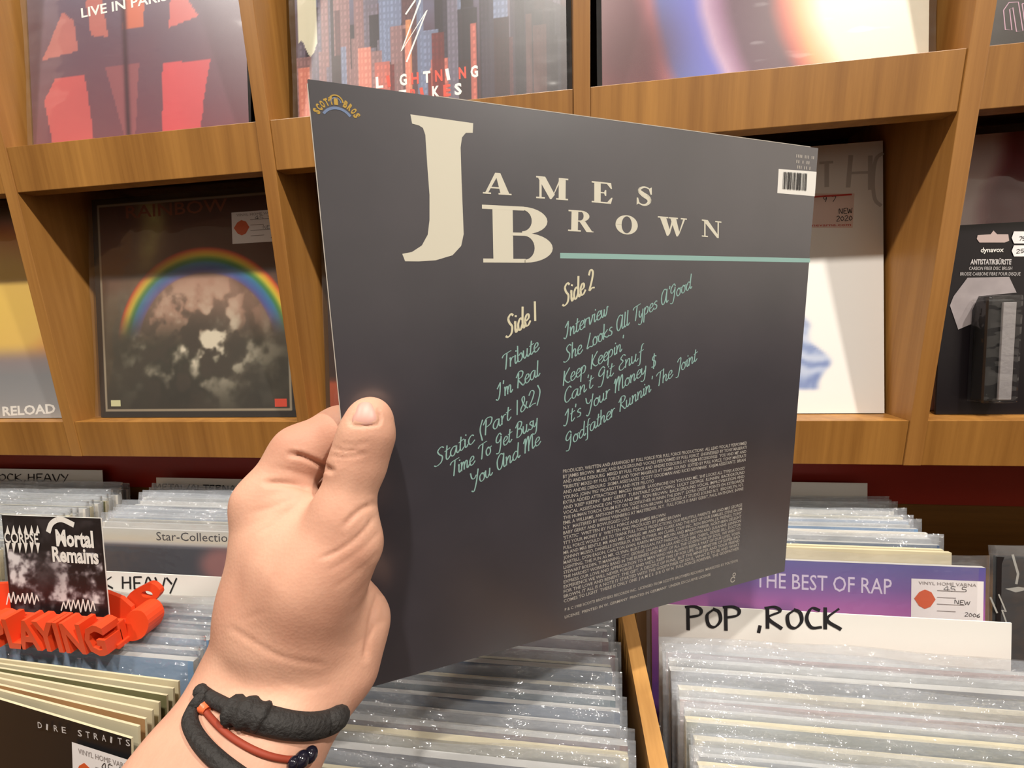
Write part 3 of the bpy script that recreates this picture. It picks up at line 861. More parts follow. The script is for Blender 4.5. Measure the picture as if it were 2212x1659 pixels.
# shared meshes: two cover boxes and eight wavy sleeves
def cover_mesh(t):
    me = pydata('cover', *boxdata(-.1575, .1575, -t / 2, t / 2, 0, .315))
    me.materials.append(PAPER); me.materials.append(PAPER)
    for k, p in enumerate(me.polygons):
        p.material_index = 1 if abs(p.normal.y) > .5 else 0
    return me
COV = {t: cover_mesh(t) for t in (0.0014, 0.0026, 0.0036, 0.0048)}
def sleeve_mesh(seed, wavy=1.0, thick=.0028):
    rs = np.random.RandomState(seed)
    NX, NZ = 40, 8
    zs = [-.001, .10, .2, .28, .30, .308, .3155, .320, .3265]
    vs, fs = [], []
    ph = rs.rand(6) * 7; am = rs.rand(4)
    W = .325
    def wav(s, q):
        e = sstep(.3125, .3265, np.array(q))
        return wavy * e * (.0016 * math.sin(s * 5.5 + 1) + .0007 * math.sin(s * 17) + .00022 * math.sin(s * 33 + ph[2]) * am[0])
    for side in (-1, 1):
        for j in range(NZ + 1):
            for i in range(NX + 1):
                s = i / NX
                z = zs[j] + (wavy * .0014 * math.sin(s * 6 + ph[3]) + wavy * .0003 * math.sin(s * 25 + ph[4])) * (1 if j == NZ else 0)
                pinch = 1 - .7 * max(0, (zs[j] - .316) / .0105)
                edge = min(1, min(s, 1 - s) * 25)
                y = side * thick * pinch * (.15 + .85 * edge) + wav(s, zs[j])
                vs.append(((s - .5) * W, y, z))
    K = (NX + 1) * (NZ + 1)
    for side in (0, 1):
        for j in range(NZ):
            for i in range(NX):
                a = side * K + j * (NX + 1) + i
                f = (a, a + 1, a + NX + 2, a + NX + 1)
                fs.append(f if side == 0 else f[::-1])
    for j in range(NZ):
        for i in (0, NX):
            a = j * (NX + 1) + i; b = a + NX + 1
            fs.append((a, b, K + b, K + a) if i else (a, K + a, K + b, b))
    me = pydata('plastic_sleeve', vs, fs, True)
    me.materials.append(PLASTIC)
    return me
SLV = {t: [sleeve_mesh(11 + k, 1.0, t / 2 + .0007) for k in range(6)] for t in COV}

PAL = {
    'cream': (214, 204, 172), 'white': (226, 222, 214), 'pale pink': (222, 184, 172), 'grey': (140, 140, 146), 'slate blue': (86, 104, 132),
    'black': (26, 25, 28), 'dark red': (120, 42, 46), 'plum': (96, 62, 84), 'olive': (120, 118, 84), 'tan': (176, 138, 96), 'teal': (52, 92, 100), 'sky blue': (128, 160, 196), 'brown': (92, 64, 46)}
CM = {k: mat('cover_' + k.replace(' ', '_'), v, .4, vary=.22, vscale=14) for k, v in PAL.items()}

def bin_record(x, y, colour, section, dz=0.0, thick=0.0036, yaw=0.0, sv=0, name='record', label=None, group=True, lean=LEAN, plastic=True):
    """a record standing in a bin; (x, y) is the middle of its top edge"""
    zt = ztop(y) + dz
    base = Vector((x, y - math.sin(lean) * SLH, zt - math.cos(lean) * SLH))
    t = empty(name, base, (-lean, 0, yaw))
    lb = label or (('%s record in a clear sleeve, packed %s' if plastic else '%s record without a plastic sleeve, packed %s') % (colour, section))
    tag(t, lb, 'record', ('records packed ' + section) if group else None)
    c = bpy.data.objects.new('cover', COV[thick]); col.objects.link(c); c.parent = t
    c.material_slots[1].link = 'OBJECT'; c.material_slots[1].material = CM[colour]
    c.material_slots[0].link = 'OBJECT'; c.material_slots[0].material = PAPER if colour in ('cream', 'olive', 'tan', 'black') else GREYED
    if plastic:
        s = bpy.data.objects.new('plastic_sleeve', SLV[thick][sv % 6]); col.objects.link(s); s.parent = t
    return t

def clear_sleeve(t):
    for o in list(col.objects):
        if o.parent is t and o.name.startswith('plastic_sleeve'):
            o.material_slots[0].link = 'OBJECT'; o.material_slots[0].material = PLASTICC

def fill(x, y0, y1, step, colours, section, seed, jx=.004, jz=.003, plastic=0.9):
    rs = random.Random(seed); y = y0; k = 0
    while y > y1:
        th = rs.choice([0.0026, 0.0036, 0.0036, 0.0048])
        bin_record(x + rs.uniform(-jx, jx), y, rs.choice(colours), section, rs.uniform(-jz, jz), th, rs.uniform(-.0015, .0015), rs.randrange(6), plastic=rs.random() < plastic)
        y -= step + (th - .0026) + rs.uniform(0, .0012); k += 1

def card(name, label, xl, xr, y, zt, h, text=None, lean=LEAN, colour=WHITE, strokes=None, yaw=0.0):
    w = xr - xl; cx = (xl + xr) / 2
    t = empty(name, (cx, y - math.sin(lean) * h, zt - math.cos(lean) * h), (-lean, 0, yaw))
    tag(t, label, 'divider card', 'section cards in the bins')
    link('card', pydata('card', *boxdata(-w / 2, w / 2, -.0005, .0005, 0, h)), colour, t)
    bpy.context.view_layer.update()
    return t
def marker(t, text, p0, p1, h, w=.0026, y=-.0008, **k):
    a, b = lpx(t, *p0, y), lpx(t, *p1, y)
    return flat('handwriting', stroke_text(text, MARKER, a, b, h, w, nib=.6, **k), INK, t, y)

# column of the pop section (right of the wooden slat)
XD = 0.240
card('section_card', 'blank white divider card at the back of the bin, behind the rap compilation', 0.09, 0.386, 0.0555, -0.2285, 0.33)
fill(XD + .004, 0.047, -0.046, .0058, ['cream', 'cream', 'white', 'pale pink', 'grey', 'slate blue', 'sky blue', 'white', 'black'], 'behind the rap compilation', 3)
rap = bin_record(XD + .013, -0.062, 'plum', '', .003, name='record', label='purple rap compilation record with white capitals and a shop label', group=False, sv=2)
bpy.context.view_layer.update()
def art_purple(X, Z):
    n = fbm(X, Z, 6, 131)
    B = ramp(Z, [(0, (90, 60, 120)), (.6, (120, 70, 140)), (.80, (186, 104, 172)), (.86, (168, 96, 168)), (.92, (118, 88, 158)), (1, (92, 90, 156))])
    return blend(B, (96, 64, 130), sstep(.55, .65, vnoise(X, Z * .3, 14, 77)) * sstep(.9, .8, Z) * .7)
clear_sleeve(rap)
art('cover_print', .315, .315, art_purple, rap, -.0036 / 2 - .0002, 90)
YR = -.0036 / 2 - .0003
flat('title_lettering', font_text('THE BEST OF RAP', lpx(rap, 1632, 1268, YR), lpx(rap, 1926, 1284, YR), .0165, .004), mat('lilac_white', (214, 204, 226), .5), rap, YR)
a, b = lpx(rap, 1968, 1325, YR), lpx(rap, 2120, 1256, YR)
price_label(rap, a[0], b[1] - .040, b[0] - a[0] + .002, .040, YR)
pop = card('section_card', 'white divider card reading POP, ROCK in black marker', 0.0835, 0.3515, -0.1445, -0.2545, 0.33)
marker(pop, 'POP ,ROCK', (1482, 1356), (1822, 1360), .0185, .0028)
fill(XD + .002, -0.168, -0.262, .0072, ['white', 'pale pink', 'white', 'grey', 'cream', 'olive', 'pale pink', 'cream'], 'in front of the POP, ROCK card', 8, jx=.003)
fill(XD + .002, -0.272, -0.33, .0072, ['white', 'pale pink', 'dark red', 'cream'], 'in front of the POP, ROCK card', 9, jx=.003)

# middle column, under the held sleeve
XC = -0.118
fill(XC, 0.04, -0.13, .0075, ['white', 'grey', 'slate blue', 'black', 'cream'], 'in the middle column under the held sleeve', 12, jx=.003)
fill(XC, -0.14, -0.33, .0070, ['grey', 'slate blue', 'black', 'plum', 'cream', 'teal', 'olive', 'dark red', 'black', 'slate blue'], 'in the middle column under the held sleeve', 15, jx=.003, plastic=.85)

# left column: rock, heavy
XB = -0.4665
mc = card('section_card', 'divider card with small black marker capitals, behind the star collection record', -0.636, -0.345, 0.0535, -0.2375, 0.33)
marker(mc, 'METAL/ALTERNATIVE', (333, 1057), (560, 1063), .0085, .0022)
fill(XB, 0.044, -0.038, .0058, ['white', 'white', 'cream', 'grey', 'sky blue'], 'behind the star collection record', 21)
star = bin_record(XB + .002, -0.051, 'grey', '', .003, name='record', label='record lettered Star-Collection above a dark picture with pink patches', group=False, sv=1)
bpy.context.view_layer.update()
zst = lpx(star, 350, 1179, YR)[1] / .315
def art_star(X, Z):
    n = fbm(X, Z, 5, 141)
    B = ramp(Z, [(0, (44, 46, 58)), (.7, (48, 50, 64)), (zst - .003, (50, 52, 66)), (zst, (176, 176, 184)), (zst + .02, (214, 206, 190)), (1, (206, 206, 200))])
    m = np.exp(-((X - .62) / .13) ** 2 - ((Z - zst + .07) / .1) ** 2) + np.exp(-((X - .86) / .1) ** 2 - ((Z - zst + .07) / .1) ** 2)
    B = blend(B, (150, 98, 98), sstep(.3, .9, m * (.8 + .4 * n)) * (Z < zst))
    return blend(B, (222, 216, 196), ((X < .03) | (X > .97)) * .9)
clear_sleeve(star)
art('cover_print', .315, .315, art_star, star, -.0036 / 2 - .0002, 90)
flat('title_lettering', font_text('Star-Collection', lpx(star, 338, 1167, YR), lpx(star, 505, 1171, YR), .0115, .0), mat('dark_print', (50, 48, 56), .5), star, YR)
hv = card('section_card', 'white divider card reading ROCK HEAVY behind the flyer', -0.600, -0.315, -0.134, -0.259, 0.33)
marker(hv, 'ROCK HEAVY', (150, 1268), (386, 1276), .0135, .0020)
fill(XB, -0.156, -0.212, .0064, ['white', 'grey', 'white', 'sky blue', 'slate blue'], 'under the orange stand', 25, jz=.0015)
for k in range(7):
    bin_record(XB + .002 + random.uniform(-.001, .001), -0.2205 - k * .0036, ['cream', 'cream', 'olive', 'cream', 'cream', 'tan', 'cream'][k], 'behind the black front record of the left bin',
               random.uniform(-.0006, .0006), 0.0014, -.03 - .012 * k, plastic=False)
dire = bin_record(XB + .004, -0.2468, 'black', '', .0, 0.0014, -.117, name='record', label='black record with spaced white capitals and a shop label, foremost in the left bin', group=False, plastic=False)
bpy.context.view_layer.update()
def ds(u, v): return lpx(dire, u, v, YR)
ch = 'DIRE STRAITS'
pol = []
for k, c_ in enumerate(ch):
    if c_ == ' ': continue
    u = 82 + k * 17.3; v = 1572 + k * 3.5
    pol += font_text(c_, ds(u, v), ds(u + (9 if c_ != 'I' else 4), v + 2), .0048, .01)
flat('title_lettering', pol, mat('silver_print', (200, 196, 196), .5), dire, YR)
price_label(dire, ds(155, 1600)[0], ds(155, 1597)[1] - .05, .066, .048, YR)

# far left column
card_a = card('section_card', 'white divider card reading ROCK, HEAVY in the outermost left column', -1.0, -0.738, 0.0575, -0.2285, 0.33)
marker(card_a, 'ROCK,HEAVY', (-22, 1038), (150, 1040), .012, .0022)
fill(-0.842, 0.047, -0.30, .0066, ['white', 'white', 'olive', 'grey', 'cream'], 'in the outermost left column', 31)

# right of the pop column
bolt = bin_record(0.5865, -0.052, 'black', '', .008, name='record', label='black record with pale lightning strokes in a glossy sleeve, right of the pop column', group=False)
bpy.context.view_layer.update()
flat('picture_print', ribbon(quad_px(bolt, [(2140, 1290), (2155, 1325)]), .0016) + ribbon(quad_px(bolt, [(2158, 1284), (2174, 1322), (2165, 1318), (2182, 1365)]), .0014)
     + ribbon(quad_px(bolt, [(2188, 1198), (2200, 1240), (2196, 1262)]), .0022) + [quad_px(bolt, [(2172, 1272), (2195, 1280), (2230, 1272), (2200, 1268)])], mat('pale_grey_print', (170, 170, 165), .4), bolt, YR)
clear_sleeve(bolt)
for o in list(col.objects):
    if o.parent is bolt and o.name.startswith('cover'):
        o.material_slots[0].material = BLACKM

# ------------------------------------------------------------------ orange stand and flyer on the left bin
ORANGE = mat('orange_print_plastic', (226, 72, 34), .38, vary=.06, vscale=30)
stand_y = -0.212
pL, pR = on_y(-150, 1405, stand_y), on_y(262, 1420, stand_y)
SW = 0.200
zbase = ztop(stand_y) + 0.0055
stand = empty('display_stand', (pR[0] - SW / 2, stand_y, zbase), (0, 0, 0))
tag(stand, 'orange plastic stand with raised NOW PLAYING letters, resting on the left bin records', 'stand')
box('tray', -SW / 2, SW / 2, 0.0, 0.038, 0.0, 0.005, ORANGE, stand, .001)
box('letter_wall', -SW / 2, SW / 2 - .002, 0.004, 0.010, 0.004, 0.022, ORANGE, stand, .001)
# raised letters
V, Fc = font_mesh('NOW PLAYING', 0.03)
x0, x1 = V[:, 0].min(), V[:, 0].max()
bm = bmesh.new()
vv = [bm.verts.new(((a - x0) / (x1 - x0) * (SW - .002) - SW / 2, 0, b / .73 * .0285 + .001)) for a, b in V]
for f in Fc:
    try: bm.faces.new([vv[i] for i in f])
    except ValueError: pass
r = bmesh.ops.extrude_face_region(bm, geom=bm.faces[:])
bmesh.ops.translate(bm, vec=(0, -.012, 0), verts=[g for g in r['geom'] if isinstance(g, bmesh.types.BMVert)])
bmesh.ops.recalc_face_normals(bm, faces=bm.faces[:])
bmesh.ops.translate(bm, vec=(0, .0055, 0), verts=bm.verts[:])
me = bpy.data.meshes.new('raised_letters'); bm.to_mesh(me); bm.free()
link('raised_letters', me, ORANGE, stand)
# slanted back rest with a rounded, pierced wing
def wing(name, pts, y0, thick, m, parent, hole=None):
    outer = [np.array(q) for q in catmull(pts, 4, True)]
    n = len(outer); vs, fs = [], []
    inner = None
    if hole is not None:
        c, rx, rz = hole
        inner = [np.array((c[0] + rx * math.cos(math.atan2(q[1] - c[1], q[0] - c[0])), c[1] + rz * math.sin(math.atan2(q[1] - c[1], q[0] - c[0])))) for q in outer]
    for y in (y0, y0 + thick):
        vs += [(q[0], y + q[1] * .25, q[1]) for q in outer]
        if inner: vs += [(q[0], y + q[1] * .25, q[1]) for q in inner]
    st = n * (2 if inner else 1)
    for k in range(n):
        j = (k + 1) % n
        fs.append((k, st + k, st + j, j))
        if inner:
            fs += [(k, j, n + j, n + k), (st + k, st + n + k, st + n + j, st + j), (n + k, n + j, st + n + j, st + n + k)]
    if not inner:
        fs.append(tuple(range(n - 1, -1, -1))); fs.append(tuple(st + k for k in range(n)))
    return link(name, pydata(name, vs, fs), m, parent)
wing('back_rest', [(-SW / 2 + .01, .003), (SW / 2 - .03, .003), (SW / 2 - .05, .027), (-SW / 2 + .01, .027)], .026, .003, ORANGE, stand)
wing('wing', [(SW / 2 - .036, .004), (SW / 2 - .004, .004), (SW / 2 - .006, .014), (SW / 2 + .004, .026), (SW / 2 - .006, .034), (SW / 2 - .018, .030), (SW / 2 - .030, .022)], .030, .004, ORANGE, stand, hole=((SW / 2 - .010, .024), .006, .003))
wing('end_tab', [(SW / 2 - .004, .002), (SW / 2 + .012, .004), (SW / 2 + .018, .016), (SW / 2 + .010, .026), (SW / 2 - .004, .022)], .008, .014, ORANGE, stand)
bpy.context.view_layer.update()

fl_y = stand_y + 0.0155
fa, fb = on_y(5, 1116, fl_y + .012), on_y(218, 1120, fl_y + .012)
flyer = empty('flyer', ((fa[0] + fb[0]) / 2, fl_y, zbase + .0055), (-math.radians(7), 0, math.radians(0)))
tag(flyer, 'small black and white gothic flyer standing in the orange stand', 'flyer')
fw, fh = fb[0] - fa[0], 0.101
box('card', -fw / 2, fw / 2, -.0004, .0004, 0, fh, mat('white_card', (236, 234, 228), .6), flyer)
def art_fly(X, Z):
    n = fbm(X, Z, 7, 151, 5); m = fbm(X, Z, 18, 155, 3)
    g = sstep(.40, .62, .6 * n + .4 * m)
    d = np.exp(-((X - .42) / .16) ** 2 - ((Z - .5) / .2) ** 2)
    g = g * (1 - .8 * d) + .5 * d * m
    g = np.where(Z > .68, g * .12, g); g = np.where(Z < .22, g * .35, g)
    B = ramp(g, [(0, (30, 26, 28)), (.5, (120, 112, 116)), (1, (226, 224, 226))])
    e = np.minimum(np.minimum(X, 1 - X) * fw / fh, 1 - Z)
    return blend(B, (30, 26, 28), (e < .02) * 1.0)
art('flyer_print', fw, fh, art_fly, flyer, -.0006, 110)
bpy.context.view_layer.update()
YFy = -.0009
def fy(u, v): return lpx(flyer, u, v, YFy)
flat('title_lettering', font_text('Mortal', fy(122, 1178), fy(203, 1182), .0150, .04), WP, flyer, YFy)
flat('title_lettering', font_text('Remains', fy(114, 1212), fy(214, 1218), .0140, .035), WP, flyer, YFy)
flat('name_lettering', font_text('CORPSE', fy(10, 1172), fy(84, 1176), .0105, .02), WP, flyer, YFy)
for k in range(6):
    u = 16 + k * 13
    flat('name_spike', [[fy(u - 4, 1173), fy(u + 5, 1173), fy(u + 1, 1196)]], WP, flyer, YFy)
    flat('name_spike', [[fy(u - 4, 1152), fy(u + 5, 1152), fy(u, 1134)]], WP, flyer, YFy)
flat('scroll_print', ribbon(catmull([fy(104, 1150), fy(112, 1130), fy(132, 1122), fy(160, 1134)], 5), .005), WP, flyer, YFy)
for (ua, ub, va) in ((14, 84, 1302), (132, 206, 1318)):
    rr = random.Random(ua); pol = []; last = None
    for k in range(15):
        u = ua + (ub - ua) * k / 14
        pt = fy(u, va - (rr.uniform(14, 24) if k % 2 else rr.uniform(-5, 4)))
        if last is not None: pol += ribbon([last, pt], .0013)
        last = pt
    flat('logo_print', pol, WP, flyer, YFy)

# ------------------------------------------------------------------ the held sleeve
SX = np.array([0.915, 0.4033, -0.0122]); SZ = np.array([-0.0007, 0.0318, 0.9995]); SN = np.array([0.4035, -0.9145, 0.0294])
SX /= np.linalg.norm(SX); SZ -= SX * np.dot(SX, SZ); SZ /= np.linalg.norm(SZ); SY = np.cross(SZ, SX)
SC = np.array([0.0333, -0.2116, -0.0527]); SB = SC - SZ * .1575
held = empty('record_sleeve')
held.matrix_world = Matrix(((SX[0], SY[0], SZ[0], SB[0]), (SX[1], SY[1], SZ[1], SB[1]), (SX[2], SY[2], SZ[2], SB[2]), (0, 0, 0, 1)))
tag(held, 'charcoal record sleeve with big cream serif letters and pale green track list, hand held', 'record')
bpy.context.view_layer.update()
m = bpy.data.materials.new('charcoal_gloss_card'); m.use_nodes = True
nt = m.node_tree; p = nt.nodes['Principled BSDF']
tc = nt.nodes.new('ShaderNodeTexCoord')
n1 = nt.nodes.new('ShaderNodeTexNoise'); n1.inputs['Scale'].default_value = 14; n1.inputs['Detail'].default_value = 6
nt.links.new(tc.outputs['Object'], n1.inputs['Vector'])
rp = nt.nodes.new('ShaderNodeValToRGB')
rp.color_ramp.elements[0].position = .3; rp.color_ramp.elements[0].color = lin(52, 52, 60)
rp.color_ramp.elements[1].position = .75; rp.color_ramp.elements[1].color = lin(68, 65, 73)
nt.links.new(n1.outputs['Fac'], rp.inputs['Fac']); nt.links.new(rp.outputs['Color'], p.inputs['Base Color'])
p.inputs['Roughness'].default_value = .4; p.inputs['Specular IOR Level'].default_value = .7
p.inputs['Coat Weight'].default_value = 1.0; p.inputs['Coat Roughness'].default_value = .3; p.inputs['Coat IOR'].default_value = 1.8
n2 = nt.nodes.new('ShaderNodeTexNoise'); n2.inputs['Scale'].default_value = 22
nt.links.new(tc.outputs['Object'], n2.inputs['Vector'])
bp = nt.nodes.new('ShaderNodeBump'); bp.inputs['Strength'].default_value = .08; bp.inputs['Distance'].default_value = .002
nt.links.new(n2.outputs['Fac'], bp.inputs['Height']); nt.links.new(bp.outputs['Normal'], p.inputs['Normal'])
CHAR = m
TH = 0.0030
def board(name, y0, y1, mm, dx=0.0):
    me = pydata(name, *boxdata(-.1575 + dx, .1575 + dx, y0, y1, 0, .315))
    bm = bmesh.new(); bm.from_mesh(me)
    bmesh.ops.bevel(bm, geom=bm.edges[:], offset=.0003, segments=2, affect='EDGES')
    bm.to_mesh(me); bm.free()
    return link(name, me, mm, held)
board('front_board', 0, .0011, CHAR)
board('rear_board', .0016, .0027, mat('rear_card', (60, 54, 56), .5), .0)
WORN = mat('worn_card_edge', (196, 190, 180), .8)
for (nm, x0_, x1_, z0_, z1_) in (('worn_edge', -.1578, -.1574, .002, .313), ('worn_edge', -.10, .15, .3148, .3152)):
    vs, fs = [], []
    box(nm, x0_, x1_, .0, .0011, z0_, z1_, WORN, held)
YH = -.00006
def hp_(u, v): return lpx(held, u, v, YH)
CREAM = mat('cream_ink', (226, 222, 204), .45)
MINT = mat('mint_ink', (150, 190, 184), .45)
SIDE = mat('ivory_ink', (226, 220, 190), .45)
# big initials
J = [(818, 322), (1268, 385), (1265, 455), (1215, 455), (1188, 488), (1178, 560), (1185, 800), (1195, 1050), (1200, 1180), (1182, 1265), (1120, 1332), (1000, 1368), (880, 1376), (780, 1375), (760, 1322), (830, 1308), (900, 1262), (942, 1185), (955, 1080), (955, 900), (940, 700), (925, 470), (908, 420), (880, 402), (830, 388)]
k_ = 600 / 1991
flat('initial', [[hp_(640 + x * k_, 150 + y * k_) for x, y in J]], CREAM, held, YH)
def put(ch, bl, br, tl):
    flat('initial' if ch == 'B' else 'letter', serif(ch, hp_(*bl), hp_(*br), hp_(*tl)), CREAM, held, YH)
put('B', (1044, 567), (1194, 568), (1041, 442))
put('A', (1043, 418), (1105, 422), (1043, 371))
put('M', (1158, 428), (1227, 433), (1158, 380))
put('E', (1278, 437), (1324, 441), (1278, 391))
put('S', (1372, 442), (1412, 447), (1373, 400))
put('R', (1227, 499), (1282, 502), (1228, 453))
put('O', (1329, 504), (1377, 508), (1330, 463))
put('W', (1421, 508), (1482, 512), (1421, 467))
put('N', (1516, 511), (1558, 515), (1516, 474))
flat('rule', [[hp_(1210, 546), hp_(1210, 558), hp_(1750, 567), hp_(1750, 558)]], MINT, held, YH)

def scr(text, p0, p1, xh, mm, w=.00072):
    a, b = hp_(*p0), hp_(*p1)
    flat('track_lettering', stroke_text(text, SCRIPT, a, b, xh, w, shear=.42, nib=.5, per=4), mm, held, YH)
scr('Side 1', (1096, 729), (1162, 690), .0056, SIDE, .0012)
scr('Side 2', (1218, 661), (1286, 620), .0056, SIDE, .0012)
for tx, a, b in (('Tribute', (1087, 801), (1165, 756)), ("I'm Real", (1076, 864), (1167, 810)), ('Static (Part 1&2)', (942, 1008), (1168, 864)),
                 ('Time To Get Busy', (975, 1031), (1164, 918)), ('You And Me', (1018, 1054), (1168, 958)),
                 ('Interview', (1222, 731), (1314, 679)), ("She Looks All Types A'Good", (1220, 783), (1494, 622)), ("Keep Keepin'", (1216, 834), (1348, 755)),
                 ("Can't Git Enuf", (1218, 873), (1389, 772)), ("It's Your Money $", (1222, 919), (1420, 790)), ("Godfather Runnin' The Joint", (1222, 968), (1506, 778))):
    scr(tx, a, b, .0044, MINT)
CREDITS = ["PRODUCED, WRITTEN AND ARRANGED BY FULL FORCE FOR FULL FORCE PRODUCTIONS  ALL LEAD VOCALS PERFORMED",
"BY JAMES BROWN  MUSIC AND BACKGROUND VOCALS PERFORMED BY FULL FORCE  ENGINEERED BY TONY MASERATI",
"AND ANDRE DEBOURG  MIXED BY FULL FORCE AND ANDRE DEBOURG AT KAJEM RECORDINGS  'YOU AND ME' AND",
"'TRIBUTE' MIXED BY FULL FORCE AND TONY MASERATI AT SIGMA SOUND  EDITED BY FULL FORCE, TONY MASERATI",
"AND ANDRE DEBOURG  SIGMA ASSISTANTS  SCOTT GOODMAN AND RICKI NEWMARK  KAJEM ASSISTANTS  BRIAN",
"YOUNG, JOHN 'PIG' PICAROTTA AND PETE PELOTO",
"EXTRA ADDED ATTRACTIONS  MACEO PARKER  SAXOPHONE ON 'YOU AND ME', 'SHE LOOKS ALL TYPES A'GOOD'",
"AND 'KEEP KEEPIN'  BABY GERRY  TURNTABLE SCRATCHING  LUCKY GEORGE  RUNNIN  BACKGROUND",
"VOCAL ASSISTANCE ON 'YOU AND ME'  RON BROWN  BACKGROUND VOCAL IMPROVISATION AND",
"THE HUMAN TORCH, DRUM KIT ON 'GODFATHER RUNNIN THE JOINT'  EXTRA CREDIT POINTS ON KEYBOARDS",
"EMIL A WILLIAMS, ANTHONY PICARRO AND RON BROWN  RECORDED AT STUDIO SOUND N.Y.  BROOKLYN, N.Y.",
"N.Y.  MASTERED BY HERBIE WEINBERG AT MASTERDISK, N.Y.  FULL FORCE IS BABY GERRY, PAUL ANTHONY, B-FINE",
"BABY GERRY AND BOWLEGGED LOU",
"'STATIC'  WRITTEN BY FULL FORCE AND JAMES BROWN",
"'IT'S YOUR MONEY $'  WRITTEN AND PRODUCED BY JAMES BROWN",
"FULL FORCE WOULD LIKE TO THANK FULL FORCE PRODUCTIONS, OUR BEAUTIFUL PARENTS  MR AND MRS GEORGE",
"MR AND MRS BENTLE, MR AND MRS CHARLES, MR AND MRS CLARK AND THE REST OF OUR FAMILIES, STEVE SALEM",
"JOHNNY MUSSO, DANIELLE DEVEREUX, KARL GUTHRIE, AN CLARK, STAFF INC., RON BROWN, J.B. FRIENDS, TONY",
"MARTELL, DON EASON, CARLTON EVAN, KAREN MASON, MELVIN AND MACEO PARKER, NORTHERN DELIGHT",
"LIGHTING, THE FUN AS MR. CLYNN, BURT PULLAN, PAT PARSON, CELIA BROWN AND SUSANNE, LENNON",
"STEWART BOLDEN, TI MANNING, CITY, GEORGE, LILLIAN, LISA LISA AND CULT JAM, CHERYL, DENISE, BILL, DOCTOR",
"THE HARDEST WORKING BAND IN THE BUSINESS AND MOST OF ALL THE GODFATHER OF SOUL, WE WISH TO",
"EXPRESS OUR LOVE AND APPRECIATION TO A MAN WHO HAS ALWAYS BEEN A PART OF OUR LIVES, YOUR",
"EXPERIENCE WE WILL NEVER FORGET AND WE'LL KEEP THIS UP FOR LIFE, THE MINISTER OF SUPER BAD",
"FOR THE LOVE AND BENEFIT, THE GIFT, A DISCIPLE OF FUNK, BUT THE MINISTER AND YOUR FRIEND",
"BROWN, IT ALL IS A NOTE IT STARTED WITH THE GODFATHER OF SOUL, WHAT IS TO BE AND WHAT",
"COMES TO LIGHT  THERE IS ONLY ONE  J A M E S  B R O W N  FULL FORCE FOREVER, THE GODFATHER"]
w0, w1 = (1217, 1026), (1217, 1308)
tl, tr, bl, br = (np.array(q, float) for q in (hp_(1216, 1022), hp_(1613, 960), hp_(1218, 1302), hp_(1596, 1187)))
pol = []
short = {5: .46, 12: .33, 13: .53, 14: .62}
for k, tx in enumerate(CREDITS):
    f = k / (len(CREDITS) - 1)
    a = tl + (bl - tl) * f; b = tr + (br - tr) * f
    b = a + (b - a) * short.get(k, 1.0)
    pol += font_text(tx, a, b, .00235, .012)
a, b = hp_(1220, 1320), hp_(1594, 1213)
pol += font_text("P & C 1988 SCOTTI BROTHERS RECORDS INC.  LICENSED FROM SCOTTI BROTHERS RECORDS  MARKETED BY POLYDOR", a, b, .0021, .01)
a, b = hp_(1220, 1336), hp_(1535, 1243)
pol += font_text("LICENSE  PRINTED IN W. GERMANY  PRINTED IN GERMANY  UNDER EXCLUSIVE LICENSE", a, b, .0021, .01)
a = hp_(1583, 1252)
pol += arcband(a[0], a[1], (.0024, .0024), (.0016, .0016), 20, 340, 12) + arcband(a[0] + .001, a[1] + .004, (.0016, .0016), (.0009, .0009), 0, 360, 10)
flat('credits_lettering', pol, mat('grey_cream_ink', (186, 180, 172), .5), held, YH)
# gold badge
GOLD = mat('gold_ink', (196, 160, 70), .45); BLUE = mat('blue_ink', (120, 140, 176), .45)
c0 = hp_(730, 268); sc_ = np.linalg.norm(hp_(780, 235) - hp_(682, 225)) / 2
txt = 'SCOTTI BROS'; pol = []
for k, c_ in enumerate(txt):
    if c_ == ' ': continue
    a_ = math.radians(152 - 124 * k / (len(txt) - 1))
    q = c0 + np.array((math.cos(a_), math.sin(a_))) * sc_ * .86
    tx_ = np.array((math.sin(a_), -math.cos(a_))) * sc_ * .085
    pol += font_text(c_, q - tx_, q + tx_, sc_ * .30, .06)
pol += arcband(c0[0], c0[1] + sc_ * .95, (sc_ * .34, sc_ * .34), (sc_ * .28, sc_ * .28), 0, 180, 12)
bad = flat('badge', pol, GOLD, held, YH)
flat('badge_blue_arcs', arcband(c0[0], c0[1] - sc_ * .02, (sc_ * .78, sc_ * .78), (sc_ * .66, sc_ * .66), 35, 145, 12) + arcband(c0[0], c0[1] + sc_ * .93, (sc_ * .24, sc_ * .24), (sc_ * .2, sc_ * .2), 0, 180, 10), BLUE, bad, YH)  # blue printed arcs of the badge
# barcode
bc = flat('barcode_label', [[hp_(1682, 365), hp_(1764, 371), hp_(1760, 424), hp_(1679, 417)]], mat('white_print', (240, 238, 232), .5), held, YH)
pol = []; rr = random.Random(3)
tl, tr, bl_, br_ = hp_(1692, 371), hp_(1744, 375), hp_(1690, 408), hp_(1742, 412)
f = 0
while f < .97:
    w_ = rr.choice([.012, .02, .03]);
    pol.append([bl_ + (br_ - bl_) * f, bl_ + (br_ - bl_) * (f + w_), tl + (tr - tl) * (f + w_), tl + (tr - tl) * f])
    f += w_ + rr.choice([.012, .02, .03])
flat('barcode_bars', pol, INK, bc, YH - .0002)
pol = []
for k, (a, b) in enumerate((((1720, 340), (1758, 344)), ((1720, 352), (1748, 355)), ((1722, 364), (1750, 367)))):
    pol += font_text(['IIII III II', 'II I II', 'III II I'][k], hp_(*a), hp_(*b), .0020, .01)
flat('catalogue_lettering', pol, mat('grey_cream_ink', (186, 180, 172), .5), held, YH)

